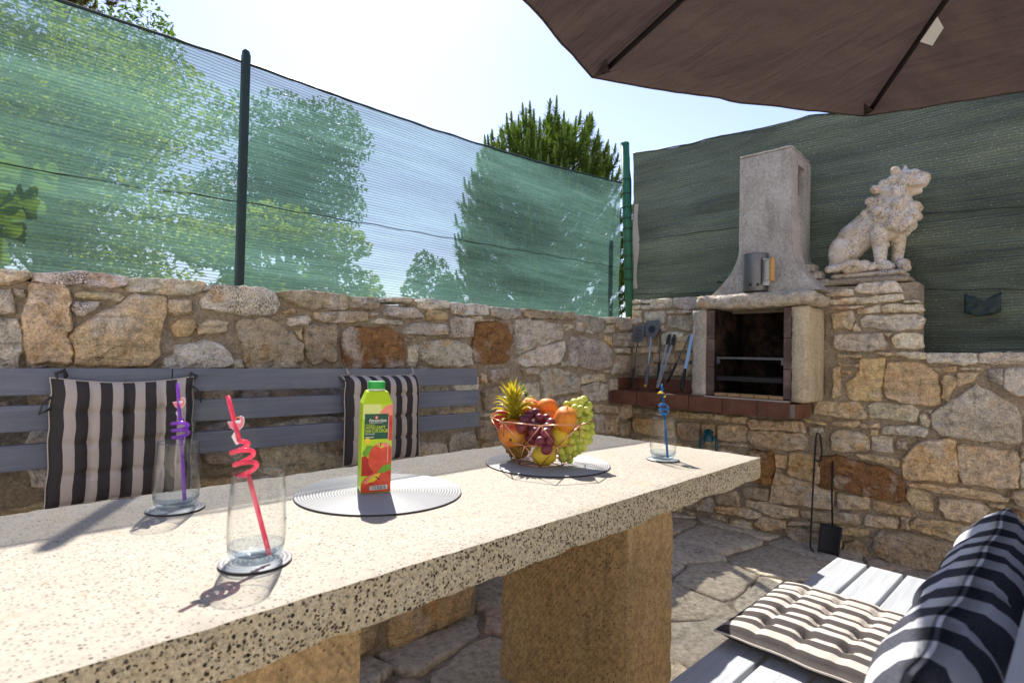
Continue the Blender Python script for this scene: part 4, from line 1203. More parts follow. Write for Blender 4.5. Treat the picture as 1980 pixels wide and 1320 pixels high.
# charcoal starter on the lintel
cs = empty('charcoal_starter', (3.3550, 1.2506, 1.5187), 0, 'dull metal charcoal chimney starter with wooden handle on barbecue lintel', 'starter')
cs.location.z = 1.505
mb = MB(); mb.lathe([(0.0, 0.004), (0.069, 0.0), (0.071, 0.004), (0.071, 0.223), (0.0735, 0.225), (0.069, 0.226), (0.068, 0.02), (0.0, 0.018)], n=40)
body = mb.build('cylinder', MAT['darksteel'], cs, smooth=True, split=35)
for k, (a, z) in enumerate(((-2.62, 0.035), (-2.02, 0.035), (-1.45, 0.035), (-3.2, 0.035))):
    q = MB(); d = Vector((math.cos(a), math.sin(a), 0)); q.tube([d * 0.0705 + Vector((0, 0, z)), d * 0.0722 + Vector((0, 0, z))], 0.0095, 14); q.build('air_hole', MAT['black'], body)
hd = Vector((-0.45, -0.89, 0)).normalized(); hs = Vector((0.89, -0.45, 0))
q = MB()
for a in (0.10,):
    q.bar(hd * 0.082 + Vector((0, 0, 0.03)), hd * 0.082 + Vector((0, 0, 0.19)), 0.05, 0.003, hd)
q.build('heat_shield', MAT['steel'], cs)
for za, zb in ((0.185, 0.175), (0.06, 0.06)):
    q = MB(); q.bar(hd * 0.07 + Vector((0, 0, za)), hd * 0.128 + Vector((0, 0, zb)), 0.012, 0.003); q.build('handle_bracket', MAT['steel'], cs)
q = MB(); q.bar(hd * 0.126 + Vector((0, 0, 0.05)), hd * 0.126 + Vector((0, 0, 0.185)), 0.026, 0.022, hd); q.build('handle', MAT['wood'], cs, bevel=0.005)

# ------------------------------------------------------------------ stone lion
lion = empty('lion_statue', (3.70, 0.75, 1.583), 0, 'lichen spotted white stone statue of a seated lion looking up', 'statue')
LS = 1 / 1838.0
def lp(zx, zy, d=0.0):                                  # profile sheet coordinates: along, down, side
    return Vector((d, 0.195 - (zx - 190) * LS, (1130 - zy) * LS + 0.003))
mb = MB()
def blob(zx, zy, rx, ry=None, rd=None, d=0.0, tilt=0.0):
    ry = ry or rx; rd = rd or (rx + ry) / 2
    rot = Matrix.Rotation(tilt, 3, 'X')
    mb.ball(lp(zx, zy, d), (rd * LS, rx * LS, ry * LS), 20, 12, rot)
def caps(pts, rs, d0=0.0, d1=None, squash=1.0):
    n = len(pts); d1 = d0 if d1 is None else d1
    for (a, b), (ra, rb) in zip(zip(pts, pts[1:]), zip(rs, rs[1:])):
        for k in range(7):
            t = k / 6
            r = ra + (rb - ra) * t
            blob(a[0] + (b[0] - a[0]) * t, a[1] + (b[1] - a[1]) * t, r, r, r * squash, d0 + (d1 - d0) * t)
mb2 = MB(); rounded_box(mb2, -0.085, 0.085, -0.20, 0.17, 0.0, 0.034, 0.02, 0.006, 5, 0.012)
mb2.build('plinth', MAT['lion'], lion, smooth=True)
caps([(345, 860), (430, 740), (560, 650), (700, 590), (780, 560)], [150, 165, 170, 185, 180], squash=0.8)
blob(320, 880, 115, 175, 75, -0.045); blob(320, 880, 115, 175, 75, 0.045); blob(300, 990, 110, 90, 150)
blob(700, 680, 130, 120, 150)
caps([(680, 700), (690, 850), (695, 1000)], [95, 70, 52], -0.048); caps([(810, 700), (815, 850), (800, 1000)], [85, 62, 52], 0.05)
for d in (-0.048, 0.05):
    off = 0 if d < 0 else 110
    blob(725 + off, 1030, 75, 50, 55, d); blob(770 + off, 1042, 40, 36, 26, d - 0.014); blob(778 + off, 1042, 40, 36, 26, d + 0.014)
blob(880, 1025, 62, 55, 60, -0.01); blob(905, 1050, 42, 42, 42, -0.03)
for d in (-0.062, 0.062):
    caps([(400, 1030), (560, 1020)], [62, 55], d); blob(620, 1035, 48, 42, 45, d)
caps([(235, 1040), (330, 1030), (430, 990), (500, 1000)], [36, 34, 30, 34], -0.098)
caps([(740, 560), (790, 440), (830, 330)], [172, 146, 108])
for zx, zy, r in ((650, 300, 52), (740, 325, 66), (835, 318, 62), (690, 410, 62), (620, 475, 60), (760, 465, 70), (850, 475, 68), (945, 505, 56), (975, 570, 50), (620, 580, 60), (740, 590, 70), (850, 590, 62), (925, 650, 58), (560, 520, 55), (835, 385, 55), (905, 425, 50), (720, 250, 52), (790, 230, 60), (600, 400, 52), (680, 520, 60), (800, 650, 70), (870, 690, 62), (540, 590, 48), (905, 560, 52), (990, 500, 44)):
    for d in ((-0.062, 0.062) if 600 < zx < 900 else (-0.045, 0.045)):
        kk = 1.0 + 0.25 * math.sin(zx)
        blob(zx, zy, r, r * 0.82, r * 0.9, d * kk + (0.01 if zy < 350 else 0), 0.5 * math.sin(zx * 0.1))
    if zx > 900: blob(zx, zy, r, r, r, 0.0)
rc = random.Random(12)
for k in range(150):
    a = rc.uniform(0, 2 * math.pi); b = math.acos(rc.uniform(-1, 1))
    n = Vector((math.cos(b), math.sin(b) * math.cos(a), math.sin(b) * math.sin(a)))
    t = rc.random()
    cx, cy, R_ = 740 + 110 * t, 610 - 330 * t, 205 - 85 * t
    zx, zy = cx + n.y * R_, cy - n.z * R_
    if zx > 1000 or zx < 540 or (zx > 930 and zy < 420): continue
    s_ = rc.uniform(24, 38)
    rot_ = rc.uniform(-1.2, 1.2)
    blob(zx, zy, s_ * 1.35, s_ * 0.75, s_ * 0.9, n.x * R_ * 0.92 * LS, rot_); blob(zx + 26 * math.cos(rot_ * 2), zy + 26 * math.sin(rot_ * 2), s_ * 0.62, s_ * 0.62, s_ * 0.7, n.x * R_ * 0.97 * LS)
for d in (-0.036, 0.036):
    blob(985, 190, 22, 12, 20, d); blob(1062, 262, 10, 9, 12, d * 0.6); blob(1000, 300, 60, 14, 20, d)
blob(870, 225, 130, 100, 105); blob(1000, 250, 98, 84, 86); blob(1062, 238, 42, 52, 62); blob(960, 180, 62, 40, 78); blob(930, 265, 80, 60, 95)
caps([(930, 350), (1010, 352)], [42, 26]); blob(1045, 290, 36, 30, 50)
blob(815, 145, 46, 44, 26, -0.04); blob(815, 150, 46, 44, 26, 0.04)
caps([(885, 150), (885, 80)], [36, 10], 0.015); blob(960, 195, 16, 13, 12, -0.048)
mb.v = [(p[0] * 1.08, p[1], p[2] * 1.10) for p in mb.v]
lb = mb.build('lion_body', MAT['lion'], lion, smooth=True)
md = lb.modifiers.new('merge', 'REMESH'); md.mode = 'VOXEL'; md.voxel_size = 0.0036; md.use_smooth_shade = True
md = lb.modifiers.new('soft', 'SMOOTH'); md.factor = 0.3; md.iterations = 1
# ------------------------------------------------------------------ left bench with its cushions
bench = empty('slatted_bench', (0.9, 1.95, 0), 0, 'long blue grey slatted bench against the stone wall', 'bench')
BO = Vector((0.9, 1.95, 0))
def rel(mb, o):
    mb.v = [tuple(Vector(p) - o) for p in mb.v]; return mb
yb = lambda x: 2.045 + (1.85 - x) * 0.026 * 0.8
def slat(x0, x1, z0, z1, name='back_slat'):
    mb = MB()
    a = Vector((x0, yb(x0) + 0.014, (z0 + z1) / 2)); b = Vector((x1, yb(x1) + 0.014, (z0 + z1) / 2))
    mb.bar(a, b, 0.026, z1 - z0)
    return rel(mb, BO).build(name, MAT['bench'], bench, bevel=0.003)
for z0, z1, x1 in ((0.935, 1.013, 1.836), (0.832, 0.907, 1.848), (0.721, 0.795, 1.858)):
    slat(-0.9, 0.498, z0, z1); slat(0.5005, x1, z0, z1)
for x in (-0.6, 0.37, 1.28):
    mb = MB(); mb.bar((x, yb(x) + 0.048, 0.40), (x, yb(x) + 0.055, 0.99), 0.05, 0.038, (1, 0, 0)); rel(mb, BO).build('upright', MAT['bench'], bench)
for k in range(4):
    y = 1.70 + k * 0.088
    mb = MB(); mb.box(-0.9, 1.85, y, y + 0.078, 0.42, 0.45); rel(mb, BO).build('seat_slat', MAT['bench'], bench, bevel=0.003)
for x in (-0.6, 0.37, 0.47, 0.53, 1.28, 1.78):
    for z in (0.974, 0.87, 0.758):
        q = MB(); q.tube([(x, yb(x) - 0.0005, z), (x, yb(x) + 0.003, z)], 0.0035, 8); rel(q, BO).build('screw', MAT['darksteel'], bench)
plinth = empty('bench_plinth', (0.5, 1.9, 0), 0, 'low rubble stone plinth carrying the bench under the table', 'plinth')
PO = Vector((0.5, 1.9, 0))
mb = MB(); core_face(mb, -0.9, 1.545, 0.0, lambda u: 0.42, lambda u, v, d: (u, 1.70 - d, v), 0.34); rel(mb, PO).build('mortar_core', MAT['mortar'], plinth, smooth=True, fix=True, split=50)
occ = Occ(-0.9, 1.55, 0.0, 0.42)
rp = random.Random(77)
for i, poly in enumerate(fill(occ, rp, [(0.14, 0.3, 0.12, 0.2, 500, 0.008), (0.07, 0.14, 0.06, 0.11, 900, 0.008), (0.04, 0.07, 0.03, 0.06, 500, 0.008)], lambda u: 0.415)):
    o = rel(stone_mesh(poly, lambda u, v, d: (u, 1.70 - d, v), 0.02, 3000 + i, 0.008, 20), PO).build('stone', MAT['stone'], plinth, smooth=True, fix=True)
    t = TINT[rp.choice('tob')]; o.color = (t[0], t[1], t[2], t[3])
for i in range(4):
    poly = [(1.715 + 0.0, 0.005 + i * 0.105), (2.03, 0.005 + i * 0.105), (2.03, 0.1 + i * 0.105), (1.715, 0.1 + i * 0.105)]
    o = rel(stone_mesh(poly, lambda u, v, d: (1.545 + d, u, v), 0.02, 3300 + i, 0.008, 20), PO).build('stone', MAT['stone'], plinth, smooth=True, fix=True)
    t = TINT['tobt'[i]]; o.color = (t[0], t[1], t[2], t[3])

def cushion_mesh(w, h, t, nx, ny, seed, bend=None, dip=0.55, res=44, topcurve=0.0, crease=0.28, tuft=0.011):
    """quilted pad in its own frame: u along X, v along Z, thickness along -Y; nx x ny quilting cells"""
    mb = MB(); uv = []
    n = res
    def hgt(a, b):
        e = (1 - abs(2 * a - 1) ** 5) * (1 - abs(2 * b - 1) ** 5)
        e = max(0.0, e) ** 0.45
        q = 1.0
        for (cc, k) in ((a, nx), (b, ny)):
            f = abs(((cc * k) % 1.0) - 0.5) * 2      # 1 on the cell border
            if 0.02 < cc < 0.98: q -= crease * f ** 6
        ta = abs((a * nx) - round(a * nx)) / nx * w; tb = abs((b * ny) - round(b * ny)) / ny * h
        if 0.08 < a < 0.92 and 0.08 < b < 0.92:
            q -= dip * math.exp(-((ta * ta + tb * tb) / tuft ** 2))
        q += 0.10 * mnoise.noise(Vector((a * 6, b * 6, seed)))
        return max(0.06, e * q)
    for side in (1, -1):
        for i in range(n + 1):
            for j in range(n + 1):
                a, b = i / n, j / n
                wob = 0.008 * mnoise.noise(Vector((b * 5, seed, 1))) * (1 if a > 0.5 else -1)
                u = (a - 0.5) * w * (1 - 0.02 * math.sin(b * math.pi) ) + wob * abs(2 * a - 1)
                v = (b - 0.5) * h * (1 - 0.02 * math.sin(a * math.pi)) - topcurve * b * (1 - (2 * a - 1) ** 2)
                p = Vector((u, -side * hgt(a, b) * t / 2, v))
                if bend: p = bend(p, a, b)
                mb.v.append(tuple(p)); uv.append((a, b))
    N = (n + 1) ** 2
    for i in range(n):
        for j in range(n):
            k = i * (n + 1) + j
            mb.f.append((k, k + n + 1, k + n + 2, k + 1)); mb.f.append((N + k, N + k + 1, N + k + n + 2, N + k + n + 1)); mb.mi += [0, 0]
    bd = [i * (n + 1) for i in range(n + 1)] + [n * (n + 1) + j for j in range(1, n + 1)] + [i * (n + 1) + n for i in range(n - 1, -1, -1)] + [j for j in range(n - 1, 0, -1)]
    for a, b in zip(bd, bd[1:] + bd[:1]):
        mb.f.append((a, b, N + b, N + a)); mb.mi.append(0)
    mb.uv = uv
    rim = [(Vector(mb.v[k]) + Vector(mb.v[N + k])) / 2 for k in bd]
    return mb, rim

def cushion(name, loc, rot, w, h, t, mat, label, nx, ny, seed, bend=None, ties=(), topcurve=0.0, piping='cream', **kw):
    e = empty(name, loc, 0, label, 'cushion')
    e.rotation_euler = rot
    mb, rim = cushion_mesh(w, h, t, nx, ny, seed, bend, topcurve=topcurve, **kw)
    mb.build('pad', MAT[mat], e, smooth=True)
    if piping: q = MB(); q.tube(rim + rim[:1], 0.0026, 6, False); q.build('piping', MAT[piping], e, smooth=True)
    for pts, m, r in ties:
        q = MB(); q.tube(pts, r, 6, True, 0.5); q.build('tie', MAT[m], e, smooth=True)
    return e
lean = math.radians(-2)
tie_a = [((-0.165, 0.01, 0.165), (-0.172, 0.0, 0.20), (-0.155, -0.005, 0.208), (-0.148, 0.012, 0.19)), 'darkcord', 0.009]
tie_b = [((0.165, 0.01, 0.165), (0.178, 0.0, 0.20), (0.19, -0.004, 0.19), (0.182, 0.012, 0.17)), 'darkcord', 0.009]
tie_c = [((0.17, 0.0, 0.165), (0.195, -0.012, 0.14), (0.205, -0.012, 0.10)), 'darkcord', 0.006]
tie_d = [((-0.17, 0.0, 0.14), (-0.20, -0.012, 0.115), (-0.205, -0.012, 0.085), (-0.18, -0.005, 0.10)), 'darkcord', 0.005]
cushion('striped_cushion', (0.370, 2.042, 0.800), (lean, 0, math.radians(-1.2)), 0.370, 0.375, 0.062, 'cush', 'charcoal and white striped cushion tied to bench behind purple straw glass', 4, 4, 3, None, (tie_a, tie_b, tie_c, tie_d), 0.014)
def curl(p, a, b):                                      # head of the pad bends back over the rail
    k = max(0.0, b - 0.86) / 0.14
    return Vector((p.x, p.y + 0.035 * k * k, p.z - 0.012 * k * k))
tie_e = [((-0.15, 0.02, 0.17), (-0.168, 0.0, 0.19), (-0.16, 0.03, 0.205)), 'cream', 0.005]
tie_f = [((-0.17, 0.0, 0.16), (-0.195, -0.012, 0.15), (-0.215, -0.012, 0.17)), 'darkcord', 0.004]
tie_g = [((0.13, 0.02, 0.17), (0.15, 0.0, 0.185), (0.152, 0.02, 0.215)), 'cream', 0.005]
cushion('striped_cushion', (1.278, 2.018, 0.812), (lean, 0, math.radians(-1.2)), 0.362, 0.375, 0.062, 'cush', 'charcoal and white striped cushion tied to bench behind the juice carton', 4, 4, 8, curl, (tie_e, tie_f, tie_g), 0.0)

# ------------------------------------------------------------------ table
table = empty('stone_table', (0.9, 1.07, 0), 0, 'long pale speckled stone slab table standing on tan stone legs', 'table')
mb = MB(); rounded_box(mb, -0.75 - 0.9, 1.962 - 0.9, 0.706 - 1.07, 1.442 - 1.07, 0.678, TZ, 0.019, 0.0022, 2.2, 0.0030, 0, 1)
for i, p in enumerate(mb.v):                            # hewn lower edge
    if p[2] < 0.69: mb.v[i] = (p[0], p[1] * (1 - 0.006 * abs(mnoise.noise(Vector((p[0] * 21, p[1] * 9, 3))))), p[2] + 0.006 * mnoise.noise(Vector((p[0] * 7, p[1] * 3, 1))))
    elif p[2] > TZ - 0.001: mb.v[i] = (p[0], p[1], TZ - (TZ - p[2]) * 0.35 if abs(p[1]) > 0.355 else TZ + 0.0004 * mnoise.noise(Vector((p[0] * 9, p[1] * 9, 3))))
slab = mb.build('slab', [MAT['ttop'], MAT['tside']], table, smooth=True, split=30)
for x0, x1, y0, y1 in ((1.309, 1.571, 0.822, 1.317), (0.235, 0.497, 0.822, 1.317), (-0.62, -0.36, 0.822, 1.317)):
    mb = MB(); rounded_box(mb, x0 - 0.9, x1 - 0.9, y0 - 1.07, y1 - 1.07, 0.0, 0.674, 0.028, 0.004, x0 * 7, 0.005)
    mb.build('leg', MAT['tleg'], table, smooth=True, split=35)

# ------------------------------------------------------------------ right bench with its cushions
rb = empty('slatted_bench', (2.04, 0.49, 0), math.radians(-2.2), 'pale grey slatted bench with striped seat pad beside the table', 'bench')
for k in range(5):
    mb = MB(); mb.box(-1.75, 0.0 - 0.004 * (k % 2), -0.0845 - k * 0.0945, 0.0 - k * 0.0945, 0.416, 0.45)
    mb.build('seat_slat', MAT['bench_pale'], rb, bevel=0.003)
for x in (-0.22, -1.4):
    mb = MB(); mb.box(x - 0.04, x + 0.04, -0.45, -0.02, 0.35, 0.415); mb.build('cross_rail', MAT['bench_pale'], rb)
    for y in (-0.09, -0.43):
        mb = MB(); mb.box(x - 0.035, x + 0.035, y - 0.035, y + 0.035, 0.0, 0.349); mb.build('leg', MAT['bench_pale'], rb, bevel=0.003)
for z in (0.62, 0.735, 0.85):
    mb = MB(); mb.bar((-1.66, -0.545, z), (-0.05, -0.545, z), 0.026, 0.085); mb.build('back_slat', MAT['bench_pale'], rb, bevel=0.003)
for x in (-0.2, -0.85):
    mb = MB(); mb.box(x - 0.025, x + 0.025, -0.60, -0.560, 0.38, 0.88); mb.build('upright', MAT['bench_pale'], rb)

def flat_bend(p, a, b): return Vector((p.x, p.y, p.z))
e = cushion('striped_cushion', (1.405, 0.325, 0.478), (math.radians(-90), 0, math.radians(-2.0)), 0.405, 0.40, 0.060, 'cush_seat', 'grey and cream striped seat pad lying on the pale bench', 5, 5, 11, None, (), 0.0)
def near_bend(p, a, b):
    k = max(0.0, b - 0.74) / 0.26
    y = p.y + 0.02 * k * k + 0.006 * mnoise.noise(Vector((a * 7, b * 6, 3))); z = p.z - 0.008 * k * k + 0.006 * mnoise.noise(Vector((a * 5, b * 3, 9)))
    return Vector((p.x + 0.004 * mnoise.noise(Vector((a * 4, b * 6, 5))), y, z))
tie_h = [((-0.10, -0.030, 0.13), (-0.096, -0.045, 0.115), (-0.104, -0.046, 0.095)), 'white', 0.0045]
tie_i = [((-0.07, -0.028, 0.125), (-0.065, -0.04, 0.10), (-0.075, -0.046, 0.075)), 'white', 0.0045]
cushion('striped_cushion', (0.850, 0.038, 0.672), (math.radians(13), 0, math.radians(180 - 2.2)), 0.70, 0.38, 0.115, 'cush_near', 'blurred striped cushion hung over the backrest nearest the camera', 5, 4, 17, near_bend, (), 0.0, None, crease=0.45, tuft=0.02, dip=0.6, res=60)

# ------------------------------------------------------------------ table ware
def mat_round(name, x, y, r, label, cat, group, step=0.0064):
    e = empty(name, (x, y, TZ + 0.0006), 0, label, cat, group)
    prof = [(0.0005, 0.0034)]
    k = max(6, int(r / step))
    for i in range(k):
        rr = r * (i + 0.5) / k; d = r / k
        prof += [(rr - d * 0.34, 0.0044), (rr + d * 0.10, 0.0046), (rr + d * 0.30, 0.0032), (rr + d * 0.46, 0.0031)]
    prof += [(r, 0.0032)]
    nn = 112 if r > 0.1 else 64
    mb = MB(); mb.lathe(prof, n=nn)
    mb.mi = [1 if (q // nn) % 4 == 3 else 0 for q in range(len(mb.f))]  # groove faces get a darker colour, painting the shade between the coils
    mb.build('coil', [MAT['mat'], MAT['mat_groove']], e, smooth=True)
    q = MB(); q.lathe([(0.0, 0.0), (r * 0.998, 0.0), (r, 0.0008), (r * 1.0, 0.0029), (0.0, 0.0029)], n=112 if r > 0.1 else 64)
    q.build('backing', MAT['mat_edge'], e)
    return e
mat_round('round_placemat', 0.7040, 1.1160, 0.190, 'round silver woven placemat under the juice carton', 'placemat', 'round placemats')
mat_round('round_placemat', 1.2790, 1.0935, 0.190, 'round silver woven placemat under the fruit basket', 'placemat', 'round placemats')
GL = [(0.3325, 0.8725), (0.3195, 1.2640), (1.6310, 0.8985), (1.500, 1.275)]
GNAME = ['frontmost coaster', 'purple', 'blue', 'green']
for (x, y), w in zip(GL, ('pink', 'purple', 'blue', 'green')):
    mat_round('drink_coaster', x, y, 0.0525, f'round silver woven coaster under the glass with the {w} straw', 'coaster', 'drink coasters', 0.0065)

def glass(x, y, label):
    e = empty('drinking_glass', (x, y, TZ + 0.0052), 0, label, 'glass', 'drinking glasses')
    H = 0.132
    out = [(0.0, 0.0), (0.030, 0.0), (0.0345, 0.003), (0.0385, 0.011), (0.0412, 0.024), (0.0425, 0.040), (0.0424, 0.058), (0.0412, 0.085), (0.0393, 0.110), (0.0375, H - 0.002), (0.0370, H), (0.0360, H), (0.0356, H - 0.002)]
    inn = [(0.0376, 0.110), (0.0395, 0.085), (0.0407, 0.058), (0.0408, 0.040), (0.0395, 0.024), (0.0368, 0.015), (0.031, 0.0105), (0.0, 0.0095)]
    mb = MB(); mb.lathe(out[4:] + inn[:5], n=56)
    mb.build('wall', MAT['glass'], e, smooth=True)
    q = MB(); q.lathe(out[:5] + [(0.0395, 0.024)] + inn[5:], n=56)
    q.build('thick_base', MAT['glass_base'], e, smooth=True)
    q = MB(); q.tube([(0.0365 * math.cos(k * math.pi / 24), 0.0365 * math.sin(k * math.pi / 24), H) for k in range(49)], 0.0011, 8, False); q.build('rim', MAT['glass_base'], e, smooth=True)
    return e
for (x, y), w in zip(GL, ('pink flamingo straw', 'purple flamingo straw', 'blue toucan straw', 'green straw behind the fruit basket')):
    glass(x, y, 'clear drinking glass holding the ' + w)

def straw(label, col, base, tip, h0, h1, turns, rad, r=0.0037, orn=None, ph=0.0):
    b, t = Vector(base), Vector(tip)
    e = empty('curly_straw', b, 0, label, 'straw', 'curly straws')
    d = t - b; L = d.length; d.normalize()
    s = d.cross(Vector((0, 0, 1)));
    s = s.normalized() if s.length > 1e-3 else Vector((1, 0, 0)); u = s.cross(d).normalized()
    pts = [d * (h0 * L * k / 5) for k in range(5)]
    n = int(26 * turns)
    for k in range(n + 1):
        f = k / n; a = ph + 2 * math.pi * turns * f
        rr = rad * min(1, f * 8, (1 - f) * 8)
        pts.append(d * L * (h0 + (h1 - h0) * f) + (s * math.cos(a) + u * math.sin(a)) * rr)
    pts += [d * L * (h1 + (1 - h1) * k / 5) for k in range(1, 6)]
    q = MB(); q.tube(pts, r, 10); q.build('tube', m_straw('straw_' + label.split()[0], col), e, smooth=True)
    return e, d * L, s, u
def plate(e, org, ax, ay, polys, thick=0.003):
    nrm = ax.cross(ay).normalized()
    for nm, pts, m, dz in polys:
        q = MB(); q.prism([(p[0] / 1000, p[1] / 1000) for p in pts], lambda a, b, d: tuple(org + ax * a + ay * b + nrm * d), -thick / 2 - dz, thick / 2 + dz)
        q.build(nm, m, e, fix=True, bevel=0.0006)
pink = plain('pink_plastic', (0.80, 0.20, 0.28), 0.4, 0.5); yellow = plain('yellow_plastic', (0.80, 0.55, 0.02), 0.4, 0.5); orange = plain('orange_plastic', (0.8, 0.25, 0.02), 0.4); mauve = plain('mauve_plastic', (0.35, 0.08, 0.22), 0.4)
def flamingo(e, d, s, frac):
    vx = Vector((0.650, -0.760, 0)); vz = Vector((0, 0, 1)); org = d * frac
    vx = vx * 1.25; vz = vz * 1.35
    plate(e, org, vx, vz, [
        ('flamingo_body', [(-11, 5), (-7, -1), (-1, -4), (5, -3), (9, 1), (11, 6), (10, 11), (6, 13), (4, 11), (7, 9), (7, 5), (4, 4), (-3, 6)], pink, 0.0002),
        ('flamingo_outline', [(-12, 5.5), (-7.5, -1.6), (-1, -4.8), (5.4, -3.8), (9.8, 0.6), (11.8, 6), (10.8, 11.6), (6, 13.8), (3.2, 11.6), (5.8, 8.6), (-3, 6.8)], MAT['white'], -0.0008),
        ('flamingo_beak', [(4.5, 12.5), (1, 12), (-0.5, 9.5), (2, 10.5)], orange, 0.0004),
        ('flamingo_legs', [(0, -4), (4, -4), (0, -12), (6, -20), (2, -22), (-5, -12)], MAT['white'], 0.0)])
def toucan(e, d, s, frac):
    vx = Vector((0.650, -0.760, 0)); vz = Vector((0, 0, 1)); org = d * frac
    vx = vx * 1.15; vz = vz * 1.15
    plate(e, org, vx, vz, [
        ('toucan_body', [(-4, -14), (4, -15), (11, -6), (11, 4), (6, 10), (0, 9), (-5, 2), (-6, -6)], MAT['black'], 0.0),
        ('toucan_beak', [(0, 3), (1, 9), (-5, 12), (-13, 8), (-15, 3), (-8, 5)], yellow, 0.0006),
        ('toucan_chest', [(-2, -2), (2, -8), (8, -6), (9, 1), (4, -2)], yellow, 0.0010),
        ('toucan_eye', [(1, 4), (4, 2), (6, 4), (5, 7), (2, 7)], mauve, 0.0012)])
st, d, s, u = straw('pink curly straw with flamingo charm in the frontmost glass', (0.90, 0.15, 0.26), (0.3426, 0.8465, 0.7690), (0.314, 0.968, 1.003), 0.47, 0.70, 3.0, 0.0155, ph=2.0)
flamingo(st, d, s, 0.795)
st, d, s, u = straw('purple curly straw with flamingo charm in front of striped cushion', (0.42, 0.14, 0.68), (0.3357, 1.2668, 0.7690), (0.338, 1.362, 1.003), 0.50, 0.68, 3.0, 0.0145, ph=0.5)
flamingo(st, d, s, 0.80)
st, d, s, u = straw('blue curly straw with toucan charm near the table end', (0.02, 0.25, 0.52), (1.6040, 0.8667, 0.7690), (1.697, 0.943, 0.997), 0.55, 0.735, 3.0, 0.0145, ph=0.0)
toucan(st, d, s, 0.845)
st, d, s, u = straw('green curly straw rising behind the fruit basket', (0.06, 0.62, 0.08), (1.500, 1.262, 0.769), (1.428, 1.355, 0.985), 0.52, 0.74, 3.0, 0.0145, ph=1.0)
plate(st, d * 0.83, Vector((0.650, -0.760, 0)), Vector((0, 0, 1)), [('charm_wing', [(-6, -10), (6, -12), (4, 4), (-6, 10)], MAT['black'], 0.0), ('charm_breast', [(-4, 2), (2, -2), (0, 8), (-5, 12)], MAT['white'], 0.0008)])

# ------------------------------------------------------------------ juice carton
ct = empty('juice_carton', (0.6985, 1.1365, TZ + 0.0052), math.radians(-23.7), 'tall green and red apple juice carton with green cap on placemat', 'carton')
HW, HD, HB, HT = 0.0345, 0.0345, 0.205, 0.232
lime = plain('lime_print', (0.46, 0.66, 0.02), 0.42, 0.4, 0, 0.15, 18); limepale = plain('pale_lime_print', (0.66, 0.72, 0.25), 0.42, 0.4, 0, 0.08, 14)
dkgreen = plain('dark_green_print', (0.010, 0.085, 0.045), 0.4, 0.4, 0, 0.1); capg = plain('green_cap_plastic', (0.01, 0.36, 0.05), 0.4, 0.45)
redp = m_fruit('red_apple_print', (0.55, 0.03, 0.015), (0.72, 0.11, 0.05), rough=0.42, scale=30); redd = plain('deep_red_print', (0.42, 0.02, 0.012), 0.42, 0.4, 0, 0.25, 60)
leafp = plain('leaf_print', (0.14, 0.36, 0.02), 0.42, 0.4, 0, 0.25, 70); yelp = plain('yellow_print', (0.78, 0.60, 0.03), 0.42, 0.4, 0, 0.1); limetxt = plain('lime_text_print', (0.50, 0.66, 0.05), 0.42); pinkp = plain('pink_apple_print', (0.78, 0.25, 0.18), 0.42, 0.4, 0, 0.2, 60); graybar = plain('bar_print', (0.06, 0.09, 0.10), 0.5); stemp = plain('stem_print', (0.07, 0.04, 0.015), 0.5)
mb = MB()
rings = [(HW * 0.985, HD * 0.985, 0.0), (HW, HD, 0.004), (HW, HD, HB), (HW * 0.70, HD * 0.70, HT), (HW * 0.62, HD * 0.62, HT + 0.002)]
for w, d, z in rings: mb.v += [(-w, -d, z), (w, -d, z), (w, d, z), (-w, d, z)]
for i in range(len(rings) - 1):
    for k in range(4):
        a, b = i * 4 + k, i * 4 + (k + 1) % 4
        mb.f.append((a, b, b + 4, a + 4)); mb.mi.append(0)
mb.f += [(3, 2, 1, 0), tuple(range(len(rings) * 4 - 4, len(rings) * 4))]; mb.mi += [0, 0]
body = mb.build('carton_body', lime, ct, bevel=0.0025)
q = MB(); q.lathe([(0.0, HT + 0.001), (0.0185, HT + 0.001), (0.0185, HT + 0.006), (0.0, HT + 0.006)], n=32); q.build('neck', MAT['white'], ct, smooth=True, split=40)
q = MB(); q.lathe([(0.0, HT + 0.0062), (0.0195, HT + 0.0062), (0.0200, HT + 0.008), (0.0200, HT + 0.022), (0.0185, HT + 0.0235), (0.0, HT + 0.0235)], n=40); q.build('cap', capg, ct, smooth=True, split=40)
LV = [0]
def printed(name, pts, m, par=body):
    """flat print on the front panel, millimetres from its lower centre"""
    LV[0] += 1
    y = -HD - 0.00012 - LV[0] * 0.00005
    inside = [(max(-33.6, min(33.6, a)), max(2.2, min(204, b))) for a, b in pts]
    q = MB(); q.add([(a / 1000, y, b / 1000) for a, b in inside], [tuple(range(len(inside)))])
    return q.build(name, m, par)
def disc(cx, cy, rx, ry, a0=0, a1=360, n=28): return [(cx + rx * math.cos(math.radians(a0 + (a1 - a0) * k / n)), cy + ry * math.sin(math.radians(a0 + (a1 - a0) * k / n))) for k in range(n + (0 if a1 - a0 == 360 else 1))]
printed('panel_glow', [(-33, 170), (20, 170), (5, 204), (-33, 204)], limepale)
printed('printed_apple', [(33.6, 172), (2, 172), (6, 188), (16, 199), (26, 204), (33.6, 204)], pinkp)
printed('printed_apple', [(24, 120), (33.6, 120), (33.6, 178), (24, 178)], redp)
printed('printed_leaf', [(-33, 92), (-22, 110), (-8, 108), (-14, 90), (-26, 82)], leafp)
printed('printed_apple', [(-33.6, 40), (-33.6, 84), (-24, 86), (-10, 70), (-6, 40)], redd)
printed('printed_apple', disc(12, 78, 31, 37), redp)
printed('printed_highlight', disc(14, 110, 15, 5), pinkp)
printed('printed_highlight', disc(10, 107, 5, 4), yelp)
